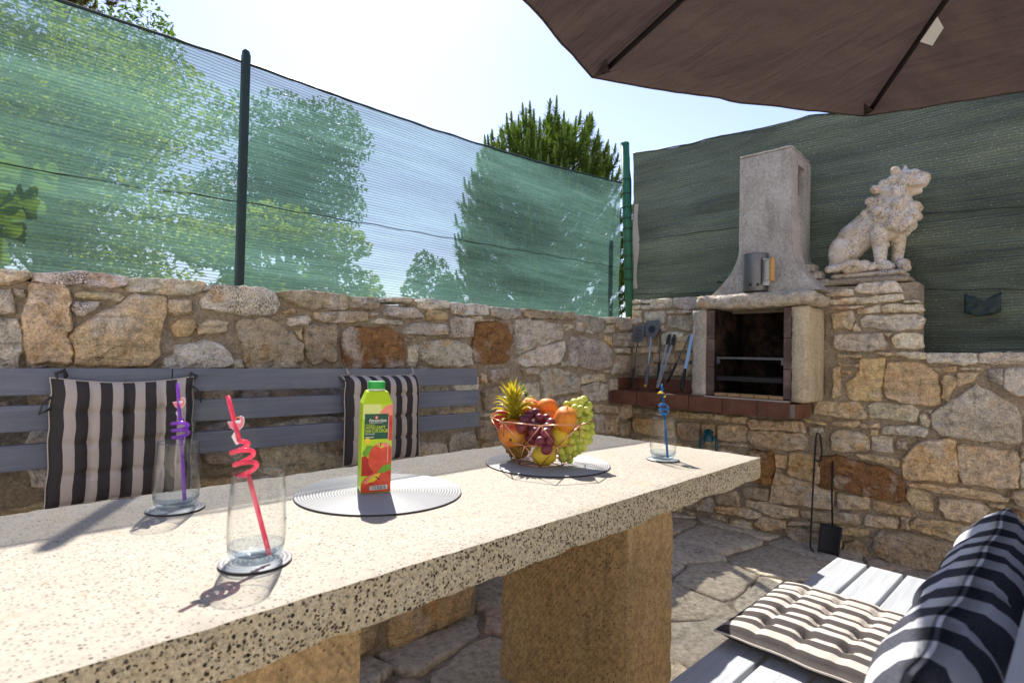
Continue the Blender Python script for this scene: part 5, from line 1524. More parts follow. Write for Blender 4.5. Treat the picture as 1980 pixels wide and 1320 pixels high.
printed('printed_stem', [(7, 106), (9, 106), (10, 116), (8, 116)], stemp)
printed('printed_apple', [(-33.6, 2.2), (33.6, 2.2), (33.6, 52), (6, 52), (-10, 46), (-26, 34), (-33.6, 22)], redp)
printed('printed_highlight', [(-30, 24), (-16, 40), (0, 46), (-4, 36), (-20, 22)], pinkp)
printed('printed_slice', [(-20, 24), (-12, 36), (0, 44), (10, 46), (4, 34), (-6, 26)], yelp)
printed('printed_stem', [(-2, 36), (8, 30), (9, 32), (-1, 39)], stemp)
printed('printed_leaf', [(2, 46), (14, 62), (33, 66), (33, 52), (18, 46)], leafp)
printed('label_panel', [(-29.5, 124), (24, 124), (24, 182), (-29.5, 182)], dkgreen)
printed('logo_square', [(-6, 170), (0.5, 170), (0.5, 177), (-6, 177)], plain('logo_red_print', (0.75, 0.06, 0.04), 0.45))
printed('logo_letter', [(-4.3, 171.5), (-3.2, 171.5), (-3.2, 173.2), (-1.6, 171.5), (-0.4, 171.5), (-2.5, 173.8), (-0.6, 176), (-1.8, 176), (-3.2, 174.4), (-3.2, 176), (-4.3, 176)], MAT['white'])
printed('underline', [(-19, 161), (12, 161.6), (12, 162.4), (-19, 161.8)], MAT['white'])
printed('rule_line', [(-28, 139), (22, 139.4), (22, 140), (-28, 139.6)], limetxt)
printed('badge', disc(-22, 120, 7, 7), yelp)
printed('side_line', [(24.6, 70), (25.4, 70), (25.4, 176), (24.6, 176)], MAT['white'])
printed('barcode_field', [(-14, 7), (26, 8), (26, 18), (-14, 17)], MAT['white'])
x = -12.5
rbk = random.Random(4)
while x < 24:
    w = rbk.choice((0.6, 1.0, 1.6)); printed('barcode_bar', [(x, 8.2), (x + w, 8.2), (x + w, 17), (x, 16.9)], graybar); x += w + rbk.choice((0.7, 1.1, 1.7))
def text(word, x, z, size, m, shear=0.0, bold=0.0):
    cv = bpy.data.curves.new('lettering', 'FONT'); cv.body = word; cv.size = size / 1000; cv.align_x = 'LEFT'; cv.shear = shear; cv.offset = bold; cv.resolution_u = 2
    t = bpy.data.objects.new('lettering_source', cv); COL.objects.link(t)
    dg = bpy.context.evaluated_depsgraph_get(); me = bpy.data.meshes.new_from_object(t.evaluated_get(dg))
    bpy.data.objects.remove(t)
    me.name = 'lettering'; me.materials.clear(); me.materials.append(m)
    LV[0] += 1
    o = bpy.data.objects.new('lettering', me); COL.objects.link(o); o.parent = body
    o.location = (x / 1000, -HD - 0.00012 - LV[0] * 0.00005, z / 1000); o.rotation_euler = (math.radians(90), 0, 0)
    return o
text('Favourites', -20.5, 164, 9.6, MAT['white'], 0.25, 0.0001); text('PREMIUM', -27.5, 155.2, 5.2, limetxt); text('APFELSAFT', -27.5, 147.8, 9.4, limetxt, 0, 0.00012); text('NATURTRÜB', -27.5, 140.6, 8.8, limetxt, 0, 0.00012); text('Direktsaft', -27.5, 134.6, 5.2, MAT['white'])
printed('small_print', [(-27, 128), (-8, 128.2), (-8, 129.6), (-27, 129.4)], MAT['white'])

# ------------------------------------------------------------------ wire basket and fruit
BC = Vector((1.2655, 1.1095, TZ + 0.0053))
bk = empty('wire_basket', BC, 0, 'copper wire fruit basket with triangular mesh on the far placemat', 'basket')
NB = 8
a0 = math.atan2(-0.65, -0.76) 
def ringpts(r, z, ph): return [Vector((r * math.cos(a0 + ph + 2 * math.pi * k / NB), r * math.sin(a0 + ph + 2 * math.pi * k / NB), z)) for k in range(NB)]
R0, R1, R2 = ringpts(0.090, 0.004, 0), ringpts(0.121, 0.066, math.pi / NB), ringpts(0.160, 0.132, 0)
def wire(p, q, nm='wire', r=0.0016):
    m = MB(); m.tube([p, q], r, 7); m.build(nm, MAT['copper'], bk, smooth=True)
for k in range(NB):
    wire(R0[k], R0[(k + 1) % NB], 'base_wire'); wire(R1[k], R1[(k + 1) % NB], 'middle_wire'); wire(R2[k], R2[(k + 1) % NB], 'rim_wire', 0.0019)
    wire(R0[k], R1[k]); wire(R0[(k + 1) % NB], R1[k]); wire(R1[k], R2[k]); wire(R1[k], R2[(k + 1) % NB])
for k in range(4): wire(R0[k], R0[k + 4], 'base_wire')

red_y = m_fruit('red_yellow_apple_skin', (0.55, 0.035, 0.02), (0.78, 0.42, 0.05), speck=(0.8, 0.6, 0.3), rough=0.3, scale=11)
red_a = m_fruit('red_apple_skin', (0.40, 0.012, 0.015), (0.62, 0.07, 0.03), speck=(0.75, 0.4, 0.3), rough=0.28, scale=10)
orng = m_fruit('orange_skin', (0.78, 0.16, 0.02), (0.85, 0.36, 0.03), rough=0.42, scale=12)
mango = m_fruit('mango_skin', (0.58, 0.05, 0.02), (0.78, 0.30, 0.03), speck=(0.10, 0.03, 0.01), rough=0.38, scale=13)
quin = m_fruit('yellow_quince_skin', (0.72, 0.50, 0.03), (0.80, 0.60, 0.06), speck=(0.12, 0.07, 0.02), rough=0.4, scale=12)
redg = m_fruit('red_grape_skin', (0.085, 0.012, 0.035), (0.24, 0.045, 0.06), rough=0.3, scale=40, sub=0.15)
grng = m_fruit('green_grape_skin', (0.34, 0.42, 0.04), (0.60, 0.62, 0.12), rough=0.3, scale=40, sub=0.4)
stemm = plain('brown_stem', (0.09, 0.055, 0.02), 0.8)
pskin = m_fruit('pineapple_skin', (0.16, 0.085, 0.02), (0.42, 0.25, 0.05), rough=0.6, scale=60)
pleaf = m_leaf('pineapple_leaves', (0.09, 0.14, 0.03), (0.62, 0.48, 0.04), 0.35, 0.45)
def fruit(name, p, r, mat, label, cat, axis=(0, 0, 1), dimple=0.18, stem=True, sq=(1, 1, 1), fn=None):
    e = empty(name, p, 0, label, cat)
    e.rotation_euler = Vector(axis).to_track_quat('Z', 'Y').to_euler()
    f = fn or (lambda d: 1 - dimple * max(0, (abs(d.z) - 0.72) / 0.28) ** 1.6)
    m = MB(); m.ball((0, 0, 0), (r * sq[0], r * sq[1], r * sq[2]), 28, 18, None, f); m.build('flesh', mat, e, smooth=True)
    if stem:
        h = r * sq[2] * (1 - dimple) if not fn else r * sq[2] * fn(Vector((0, 0, 1)))
        q = MB(); q.tube([(0, 0, h * 0.97), (0.001, 0.001, h * 1.05), (0.003, 0.002, h * 1.16)], [0.0022, 0.0016, 0.002], 6); q.build('stem', stemm, e)
        q = MB(); q.ball((0, 0, -h * 0.985), (r * 0.12, r * 0.12, r * 0.05), 10, 6); q.build('blossom_end', stemm, e)
    return e
fruit('red_apple', (1.2058, 1.2253, 0.8807), 0.033, red_a, 'shiny dark red apple at the basket rim beneath the pineapple crown', 'apple', (0.3, 0.4, 0.8), sq=(1, 1, 0.92))
fruit('red_apple', (1.1821, 1.1529, 0.8472), 0.0435, red_y, 'large red and yellow apple showing its dark eye towards the camera', 'apple', (0.75, 0.5, 0.45), sq=(1, 1, 0.94))
fruit('peach', (1.2883, 1.1827, 0.9175), 0.034, m_fruit('peach_skin', (0.66, 0.12, 0.03), (0.80, 0.30, 0.06), rough=0.5, scale=14), 'small red orange peach beside the pineapple', 'peach', (0.2, -0.3, 1), 0.1)
fruit('nectarine', (1.3135, 1.1301, 0.9190), 0.034, orng, 'orange red nectarine at the top centre of the fruit', 'nectarine', (0.2, 0.1, 1), 0.1, False)
fruit('nectarine', (1.2976, 1.1026, 0.8851), 0.030, orng, 'orange nectarine tucked under the mango', 'nectarine', (0.5, 0.1, 1), 0.1, False)
fruit('nectarine', (1.2459, 1.1322, 0.8315), 0.030, orng, 'orange nectarine behind the dark grapes', 'nectarine', (0.5, 0.1, 1), 0.1, False)
fruit('mango', (1.2771, 1.0265, 0.8955), 0.037, mango, 'red and orange mango resting on the right side of basket', 'mango', (-0.25, -0.30, 0.75), 0.12, True, (0.92, 1.0, 1.16))
fruit('yellow_quince', (1.2715, 1.0484, 0.8394), 0.037, quin, 'yellow quince below the mango', 'quince', (0.6, 0.5, 0.3), 0.1, False, (1, 1, 1.05))
fruit('yellow_pear', (1.2322, 1.0682, 0.7883), 0.036, quin, 'yellow spotted pear lying at the front bottom of basket', 'pear', (0.85, -0.9, 0.15), 0.1, True, (0.84, 0.84, 1.12))
# pineapple: scaled body and leafy crown
pn = empty('pineapple', (1.2365, 1.1740, 0.7630), 0, 'small pineapple standing in the basket with a spiky green yellow crown', 'pineapple')
pn.rotation_euler = (Matrix.Rotation(math.radians(-7), 3, Vector((0.76, 0.65, 0)))).to_euler()
m = MB(); m.ball((0, 0, 0.062), (0.044, 0.044, 0.062), 24, 16); m.build('body', pskin, pn, smooth=True)
for i in range(9):
    for k in range(12):
        t = math.pi * (i + 1) / 10; a = 2 * math.pi * (k + 0.5 * (i % 2)) / 12
        n = Vector((math.sin(t) * math.cos(a), math.sin(t) * math.sin(a), -math.cos(t)))
        c = Vector((n.x * 0.044, n.y * 0.044, 0.062 + n.z * 0.062))
        m = MB(); s = 0.0105 * max(0.35, math.sin(t))
        tx = Vector((-math.sin(a), math.cos(a), 0)); tz = n.cross(tx)
        m.add([c + tx * s, c + tz * s * 1.1, c - tx * s, c - tz * s * 1.1, c + n * 0.0065 + Vector((0, 0, 0.002))], [(0, 1, 4), (1, 2, 4), (2, 3, 4), (3, 0, 4)]); m.build('eye_scale', pskin, pn)
rl = random.Random(5)
for i in range(62):
    f = i / 61
    a = i * 2.39996
    z0 = 0.108 + f * 0.072
    ln = 0.064 + 0.014 * rl.random() + 0.016 * math.sin(f * math.pi)
    el = math.radians(8 + 66 * f + rl.uniform(-6, 6)); w = 0.0115 * (1 - 0.35 * f)
    d = Vector((math.cos(a), math.sin(a), 0)); sd = Vector((-math.sin(a), math.cos(a), 0))
    vs = []; N = 6
    for k in range(N + 1):
        t = k / N
        p = Vector((0, 0, z0)) + d * (0.010 * (1 - f) + ln * t * math.cos(el)) + Vector((0, 0, ln * (t * math.sin(el) + 0.28 * t * (1 - t) * 2 - (0.16 * t ** 3 if f < 0.6 else 0))))
        ww = w * (1 - t ** 1.7) * (0.75 + 0.5 * t)
        vs += [p + sd * ww + Vector((0, 0, ww * 0.5)), p - Vector((0, 0, ww * 0.25)), p - sd * ww + Vector((0, 0, ww * 0.5))]
    fs = []
    for k in range(N):
        b = k * 3
        fs += [(b, b + 1, b + 4, b + 3), (b + 1, b + 2, b + 5, b + 4)]
    m = MB(); m.add(vs, fs); m.build('crown_leaf', pleaf, pn, smooth=True)
def bunch(name, pts, r, mat, label, seed, back=None):
    rr = random.Random(seed)
    o0 = Vector(pts[0])
    e = empty(name, o0, 0, label, 'grapes')
    me = None
    for p in pts:
        k = rr.uniform(0.84, 1.12)
        if me is None:
            m = MB(); m.ball((0, 0, 0), (r, r, r * 1.12), 18, 12); o = m.build('grape', mat, e, smooth=True); me = o.data
        else:
            o = bpy.data.objects.new('grape', me); COL.objects.link(o); o.parent = e
        o.location = Vector(p) - o0; o.scale = (k, k, k); o.rotation_euler = (rr.uniform(-1, 1), rr.uniform(-1, 1), 0)
    q = MB(); ordered = sorted(pts, key=lambda p: -p[2]); q.tube([Vector(p) - o0 + Vector((0.008, 0.006, 0)) for p in ordered[::4]], 0.0016, 5); q.build('stalk', plain('grape_stalk_' + name, (0.16, 0.16, 0.03), 0.8), e)
    return e
bunch('red_grapes', [(1.2176, 1.1192, 0.9028), (1.2493, 1.1205, 0.9072), (1.2343, 1.0919, 0.8966), (1.2551, 1.0830, 0.8945), (1.1711, 1.1043, 0.8720), (1.2009, 1.0925, 0.8756), (1.2353, 1.0985, 0.8771), (1.2233, 1.0509, 0.8738), (1.2463, 1.0548, 0.8855), (1.1849, 1.0651, 0.8602), (1.2126, 1.0635, 0.8641), (1.2004, 1.0346, 0.8594), (1.2015, 1.0918, 0.8373), (1.1763, 1.0366, 0.8390), (1.2022, 1.0218, 0.8399), (1.2046, 1.0498, 0.8452), (1.1914, 1.0236, 0.8170), (1.1997, 1.1171, 0.8902)], 0.0158, redg, 'bunch of dark red grapes hanging down the front of the basket', 3)
gp = [(1.3391, 1.0693, 0.9324), (1.3458, 1.0461, 0.9404), (1.3572, 1.0328, 0.9441), (1.3724, 1.0305, 0.9501), (1.3739, 1.0132, 0.9321), (1.3498, 1.0029, 0.9214), (1.3375, 1.0173, 0.9240), (1.3313, 1.0324, 0.9246), (1.3349, 1.0512, 0.9165), (1.3639, 1.0250, 0.9076), (1.3601, 0.9986, 0.9102), (1.3297, 1.0188, 0.9070), (1.3265, 1.0380, 0.8991), (1.3492, 0.9960, 0.8953), (1.3301, 1.0030, 0.8928), (1.3200, 1.0148, 0.8876), (1.3203, 0.9990, 0.8752), (1.3374, 0.9944, 0.8713), (1.3546, 0.9897, 0.8752), (1.2927, 1.0006, 0.8556), (1.3126, 0.9927, 0.8548), (1.3307, 0.9869, 0.8509), (1.3467, 0.9835, 0.8577), (1.2989, 0.9933, 0.8375), (1.3179, 0.9865, 0.8335), (1.3349, 0.9820, 0.8356), (1.2870, 1.0072, 0.8338), (1.2873, 0.9992, 0.8165), (1.3011, 0.9907, 0.8193), (1.3121, 0.9855, 0.8158), (1.2774, 1.0107, 0.8098), (1.2954, 1.0050, 0.7964), (1.2815, 1.0213, 0.7895), (1.2616, 1.0292, 0.8028), (1.2659, 1.0242, 0.7847), (1.2956, 1.0203, 0.7757), (1.3073, 0.9989, 0.8022)]
bunch('green_grapes', gp, 0.0128, grng, 'long bunch of green white grapes spilling over right basket rim', 9)

# ------------------------------------------------------------------ barbecue tools on the tiled shelf
def shaft_tool(name, label, p0, p1, build):
    e = empty(name, p0, 0, label, 'utensil', 'barbecue utensils leaning on the shelf')
    build(e, Vector(p1) - Vector(p0)); return e
def blade(e, c, along, wdir, outline, thick, mat, name):
    n = along.cross(wdir).normalized()
    q = MB(); q.prism(outline, lambda a, b, d: tuple(c + wdir * a + along * b + n * d), -thick / 2, thick / 2); return q.build(name, MAT[mat], e, fix=True, bevel=0.001)
VY = Vector((0, -1, 0))
def t1(e, d):
    L = d.length; a = d.normalized(); w = (VY - a * VY.dot(a)).normalized()
    q = MB(); q.tube([a * 0.004, a * 0.06, a * 0.14], [0.009, 0.0105, 0.008], 10); q.build('handle', MAT['black'], e, smooth=True)
    q = MB(); q.tube([a * 0.14, a * (L - 0.10)], [0.0045, 0.005], 8); q.build('shaft', MAT['darksteel'], e, smooth=True)
    b = blade(e, a * (L - 0.12), a, w, [(-0.026, 0.0), (0.026, 0.0), (0.043, 0.03), (0.045, 0.125), (0.040, 0.13), (-0.040, 0.13), (-0.045, 0.125), (-0.043, 0.03)], 0.003, 'nylon', 'slotted_head')
    for i in range(3):
        for j in range(3):
            c = a * (L - 0.095 + 0.028 * j) + w * (-0.016 + 0.016 * i); n = a.cross(w).normalized(); n = n if n.x < 0 else -n
            blade(b, c + n * 0.0017, a, w, [(-0.004, 0), (0.004, 0), (0.004, 0.018), (-0.004, 0.018)], 0.0008, 'black', 'slot')
def t2(e, d):
    L = d.length; a = d.normalized(); w = (VY - a * VY.dot(a)).normalized(); n = a.cross(w).normalized(); n = n if n.x < 0 else -n
    q = MB(); q.tube([a * 0.0, a * 0.02, a * 0.08, a * 0.15], [0.008, 0.0125, 0.0145, 0.009], 12); q.build('handle', MAT['nylon'], e, smooth=True)
    q = MB(); q.tube([a * 0.012 + n * 0.010, a * 0.012 + n * 0.014], 0.0085, 12); q.build('hanging_eye', yellow, e)
    q = MB(); q.tube([a * 0.15, a * (L - 0.11)], [0.006, 0.0065], 8); q.build('shaft', MAT['steel_blue'], e, smooth=True)
    b = blade(e, a * (L - 0.125), a, w, [(-0.010, 0.0), (0.010, 0.0), (0.042, 0.03), (0.056, 0.06), (0.056, 0.135), (0.048, 0.143), (-0.048, 0.143), (-0.056, 0.135), (-0.056, 0.06), (-0.042, 0.03)], 0.0025, 'nylon', 'turner_head')
    q = MB(); c = a * (L - 0.05); q.tube([c + n * 0.001, c + n * 0.004], 0.028, 20); q.build('round_window', MAT['black'], b)
def t3(e, d):
    L = d.length; a = d.normalized()
    q = MB(); q.tube([a * 0.0, a * 0.05, a * 0.13], [0.008, 0.010, 0.008], 10); q.build('handle', MAT['black'], e, smooth=True)
    q = MB(); q.tube([a * 0.13, a * (L - 0.02), a * L], [0.004, 0.004, 0.005], 8); q.build('shaft', MAT['darksteel'], e, smooth=True)
def t4(e, d):
    L = d.length; a = d.normalized(); w = (VY - a * VY.dot(a)).normalized()
    for s in (-1, 1):
        q = MB(); q.bar(w * s * 0.004, a * L * 0.82 + w * s * 0.020, 0.013, 0.005, a.cross(w)); q.build('arm', MAT['steel'], e, bevel=0.001)
        blade(e, a * L * 0.80 + w * s * 0.020, a, w, [(-0.010, 0), (0.010, 0), (0.016, 0.035), (0.008, L * 0.2), (-0.010, L * 0.2), (-0.014, 0.035)], 0.006, 'black', 'tip')
def t5(e, d):
    L = d.length; a = d.normalized()
    q = MB(); q.tube([a * 0.0, a * 0.06, a * 0.15], [0.007, 0.010, 0.008], 10); q.build('handle', MAT['black'], e, smooth=True)
    q = MB(); q.tube([a * 0.15, a * L], [0.0045, 0.0035], 8); q.build('shaft', MAT['darksteel'], e, smooth=True)
    w = (VY - a * VY.dot(a)).normalized()
    for s in (-1, 1):
        q = MB(); q.tube([a * (L - 0.05), a * (L - 0.03) + w * s * 0.007, a * (L + 0.01) + w * s * 0.007], 0.002, 6); q.build('tine', MAT['steel'], e)
def t6(e, d):
    L = d.length; a = d.normalized(); w = (VY - a * VY.dot(a)).normalized()
    q = MB(); q.tube([a * 0.0, a * 0.02, a * 0.09, a * 0.15], [0.010, 0.0135, 0.013, 0.011], 12, True, 0.7); q.build('handle', MAT['black'], e, smooth=True)
    blade(e, a * 0.148, a, w, [(-0.012, 0), (0.012, 0), (0.017, 0.06), (0.014, L - 0.19), (0.004, L - 0.15), (-0.006, L - 0.16), (-0.010, 0.06)], 0.0025, 'steel_blue', 'blade')
shaft_tool('slotted_spatula', 'grey slotted spatula with black handle, leftmost tool on the tiled shelf', (3.4600, 2.1681, 0.8784), (3.5720, 2.1759, 1.3252), t1)
shaft_tool('turner', 'wide grey turner with round black window and thick handle', (3.4500, 2.0424, 0.8820), (3.5700, 2.0667, 1.3533), t2)
shaft_tool('roasting_fork', 'thin dark fork standing behind the wide turner', (3.5300, 1.9901, 0.9350), (3.5850, 2.0111, 1.3072), t3)
shaft_tool('tongs', 'long silver tongs with dark tips leaning between the turner and fork', (3.4500, 1.9520, 0.8835), (3.5720, 1.9089, 1.2676), t4)
shaft_tool('basting_fork', 'dark two pronged fork leaning steeply beside the tongs', (3.5000, 1.9042, 0.9214), (3.5780, 1.7819, 1.2518), t5)
shaft_tool('carving_knife', 'black handled knife with bluish steel blade beside the barbecue pillar', (3.4300, 1.7619, 0.8809), (3.5500, 1.7493, 1.2754), t6)

# ------------------------------------------------------------------ lantern, poker, shovel
LNB = Vector((3.5350, 1.6139, 0.4586))
ln = empty('storm_lantern', (LNB.x, LNB.y, 0.42), 0, 'small blue storm lantern hanging under the tiled shelf', 'lantern')
q = MB(); q.lathe([(0.0, 0.0), (0.047, 0.0), (0.050, 0.006), (0.049, 0.034), (0.040, 0.046), (0.018, 0.050), (0.018, 0.058), (0.0, 0.058)], n=28); q.build('fuel_tank', MAT['blue_enamel'], ln, smooth=True, split=40)
q = MB(); q.lathe([(0.026, 0.058), (0.036, 0.080), (0.037, 0.098), (0.027, 0.128), (0.025, 0.13), (0.034, 0.098), (0.033, 0.08)], n=28); q.build('globe', MAT['glass'], ln, smooth=True)
q = MB(); q.lathe([(0.0, 0.128), (0.030, 0.128), (0.034, 0.134), (0.030, 0.148), (0.026, 0.170), (0.021, 0.176), (0.036, 0.184), (0.030, 0.192), (0.016, 0.204), (0.008, 0.208), (0.0, 0.208)], n=28); q.build('hood', MAT['blue_enamel'], ln, smooth=True, split=40)
for s in (-1, 1):
    q = MB(); q.tube([(0, s * 0.044, 0.03), (0, s * 0.056, 0.06), (0, s * 0.055, 0.13), (0, s * 0.045, 0.155), (0, s * 0.02, 0.150)], [0.010, 0.0095, 0.0095, 0.009, 0.008], 10); q.build('air_tube', MAT['blue_enamel'], ln, smooth=True)
q = MB(); q.tube([(0, -0.052, 0.15), (0, -0.05, 0.20), (0.0, -0.045, 0.24), (0, -0.02, 0.273), (0, 0.01, 0.276), (0, 0.04, 0.258), (0, 0.048, 0.22), (0, 0.052, 0.15)], 0.0016, 6); q.build('bail', MAT['iron'], ln, smooth=True)
q = MB(); q.tube([(0, 0.0, 0.278), (0.02, 0.0, 0.32), (0.04, 0.0, 0.345)], 0.002, 6); q.build('hanging_hook', MAT['iron'], ln)
pk = empty('fire_poker', (3.475, 0.972, 0.012), 0, 'black iron poker with long loop handle leaning on the wall', 'poker')
q = MB(); q.tube([(-0.03, -0.025, 0.004), (-0.008, -0.008, 0.004), (0.0, 0.0, 0.02), (0.055, 0.003, 0.35), (0.092, 0.0, 0.64), (0.096, -0.006, 0.662), (0.092, -0.022, 0.655), (0.085, -0.034, 0.56), (0.078, -0.032, 0.51), (0.074, -0.018, 0.498), (0.073, -0.004, 0.505)], 0.0048, 8); q.build('bent_rod', MAT['iron'], pk, smooth=True)
sh = empty('ash_shovel', (3.47, 0.876, 0.015), 0, 'black iron ash shovel leaning on the wall beside poker', 'shovel')
q = MB(); q.tube([(0.050, -0.005, 0.135), (0.075, 0.005, 0.32), (0.105, 0.010, 0.505)], [0.005, 0.0055, 0.0065], 8); q.build('handle', MAT['iron'], sh, smooth=True)
m = MB()
for i in range(9):
    for j in range(9):
        a, b = i / 8, j / 8
        m.v.append((0.0 + 0.052 * b - 0.014 * abs(2 * a - 1) ** 3, 0.054 - 0.108 * a * (1 + 0.04 * b), 0.15 * b))
for i in range(8):
    for j in range(8):
        k = i * 9 + j; m.f.append((k, k + 1, k + 10, k + 9)); m.mi.append(0)
o = m.build('blade', MAT['iron'], sh, smooth=True); md = o.modifiers.new('thick', 'SOLIDIFY'); md.thickness = 0.003

# ------------------------------------------------------------------ parasol
UC = Vector((1.232, -0.324, 0))
um = empty('parasol', UC, 0, 'large brown octagonal parasol on dark ribs above the bench', 'parasol')
UR, UZ, UA = 1.464, 2.05, 2.42
c1 = Vector((1.497, 1.117, 0)) - UC
ph = math.atan2(c1.y, c1.x)
cor = [Vector((UR * math.cos(ph - math.pi / 4 * k), UR * math.sin(ph - math.pi / 4 * k), UZ)) for k in range(8)]
apex = Vector((0, 0, UA))
for k in range(8):
    a, b = cor[k], cor[(k + 1) % 8]
    m = MB(); N = 26
    idx = {}
    for i in range(N + 1):
        r = i / N
        for j in range(N + 1):
            t = j / N
            p = apex.lerp(a.lerp(b, t), r)
            w = math.sin(math.pi * t)
            p.z += -0.030 * w * r * (1 - 0.3 * r) + 0.010 * w * mnoise.noise(Vector((r * 3 + k * 7, t * 9, 0.3))) + 0.006 * w * mnoise.noise(Vector((r * 5 + t * 16, k, 2)))
            if i == N:
                p.z += -0.006 * w; p += -(Vector((p.x, p.y, 0)).normalized()) * 0.028 * w
            m.v.append(tuple(p))
    for i in range(N):
        for j in range(N):
            q = i * (N + 1) + j; m.f.append((q, q + 1, q + N + 2, q + N + 1)); m.mi.append(0)
    m.build('canopy_panel', MAT['canopy'], um, smooth=True)
    edge = [Vector(m.v[N * (N + 1) + j]) for j in range(N + 1)]
    q = MB(); q.tube(edge, 0.0035, 5); q.build('hem', MAT['canopy'], um, smooth=True)
    q = MB(); s = (apex - a).normalized()
    q.tube([a + s * 0.055 + Vector((0, 0, -0.018)), a.lerp(apex, 0.5) + Vector((0, 0, -0.020)), apex + Vector((0, 0, -0.03))], 0.0085, 8); q.build('rib', MAT['rib'], um, smooth=True)
    q = MB(); sd = s.cross(Vector((0, 0, 1))).normalized()
    base = [a + s * 0.005 + Vector((0, 0, -0.004)), a + s * 0.115 + sd * 0.045 + Vector((0, 0, -0.026)), a + s * 0.085 + Vector((0, 0, -0.036)), a + s * 0.115 - sd * 0.045 + Vector((0, 0, -0.026))]
    q.add(base, [(0, 1, 2), (0, 2, 3)]); o = q.build('corner_pocket', MAT['canopy'], um, smooth=False)
q = MB()
p = cor[1].lerp(apex, 0.26) + Vector((0, 0, -0.022)); s = (apex - cor[1]).normalized(); sd = s.cross(Vector((0, 0, 1))).normalized()
q.add([p, p + s * 0.10, p + s * 0.085 - sd * 0.028 + Vector((0, 0, -0.03)), p + s * 0.02 - sd * 0.03 + Vector((0, 0, -0.034))], [(0, 1, 2, 3)]); q.build('sewn_label', MAT['white'], um)
q = MB(); q.tube([(0, 0, 0), (0, 0, 1.2), (0, 0, UA + 0.03)], 0.021, 16); q.build('pole', MAT['rib'], um, smooth=True)
q = MB(); q.lathe([(0.0, UA + 0.02), (0.03, UA + 0.02), (0.02, UA + 0.06), (0.0, UA + 0.09)], n=16); q.build('finial', MAT['rib'], um, smooth=True)
for k in range(8):
    q = MB(); q.tube([Vector((0.02 * math.cos(k), 0.02 * math.sin(k), 1.72)), cor[k].lerp(apex, 0.5) + Vector((0, 0, -0.022))], 0.006, 6); q.build('strut', MAT['rib'], um, smooth=True)
q = MB(); q.lathe([(0.0, 0.0), (0.26, 0.0), (0.26, 0.05), (0.06, 0.08), (0.04, 0.3), (0.0, 0.3)], n=28); q.build('base', MAT['iron'], um, smooth=True, split=40)

# ------------------------------------------------------------------ trees and shrubs beyond the nets
def leaf_cloud(n, centres, size, rr, ragged=0.5, shape='leaf', up=0.2):
    """leaf-sized faces spread through clumps; centres: (pos, radii)"""
    vs = []; fs = []
    tot = sum(r[0] * r[1] * r[2] for _, r in centres)
    for c, r in centres:
        k = int(n * r[0] * r[1] * r[2] / tot) + 4
        for _ in range(k):
            while True:
                d = Vector((rr.uniform(-1, 1), rr.uniform(-1, 1), rr.uniform(-1, 1)))
                if 0.05 < d.length < 1: break
            d = d.normalized() * (d.length ** ragged)
            p = Vector((c[0] + d.x * r[0], c[1] + d.y * r[1], c[2] + d.z * r[2]))
            a = Vector((rr.gauss(0, 1), rr.gauss(0, 1), rr.gauss(0, 0.7) + up)).normalized()
            b = a.cross(Vector((rr.gauss(0, 1), rr.gauss(0, 1), rr.gauss(0, 1)))).normalized()
            s = size * rr.uniform(0.6, 1.35)
            base = len(vs)
            vs += [p - a * s, p + b * s * 0.45, p + a * s, p - b * s * 0.45]
            fs.append((base, base + 1, base + 2, base + 3))
    m = MB(); m.v = [tuple(v) for v in vs]; m.f = fs; m.mi = [0] * len(fs)
    return m

def branchy(rr, base, top, clumps, r0):
    m = MB()
    base, top = Vector(base), Vector(top)
    mid = base.lerp(top, 0.5) + Vector((rr.uniform(-0.15, 0.15), rr.uniform(-0.15, 0.15), 0))
    m.tube([base, mid, top], [r0, r0 * 0.75, r0 * 0.35], 9)
    for c, r in clumps:
        s = base.lerp(top, rr.uniform(0.4, 0.95)); c = Vector(c)
        m.tube([s, s.lerp(c, 0.5) + Vector((0, 0, 0.1 * r[2])), c], [r0 * 0.35, r0 * 0.2, r0 * 0.08], 6)
    return m

def tree(name, label, centre, rad, n, size, mat, seed, nclump=14, ragged=0.55, r0=0.10, clump=0.42, cat='tree'):
    rr = random.Random(seed)
    c = Vector(centre)
    cl = []
    for i in range(nclump):
        while True:
            d = Vector((rr.uniform(-1, 1), rr.uniform(-1, 1), rr.uniform(-1, 1)))
            if d.length < 1: break
        k = clump * rr.uniform(0.6, 1.25)
        cl.append(((d.x * rad[0] * 0.85, d.y * rad[1] * 0.85, c.z + d.z * rad[2] * 0.85), (rad[0] * k, rad[1] * k, rad[2] * k * 0.8)))
    e = empty(name, (c.x, c.y, -0.12), 0, label, cat)
    off = [((a[0], a[1], a[2] + 0.12), r) for a, r in cl]
    leaf_cloud(n, off, size, rr, ragged).build('crown', MAT[mat], e)
    branchy(rr, (0, 0, 0), (0.05, 0.05, c.z + rad[2] * 0.4), off, r0).build('trunk', MAT['bark'], e, smooth=True)
    return e

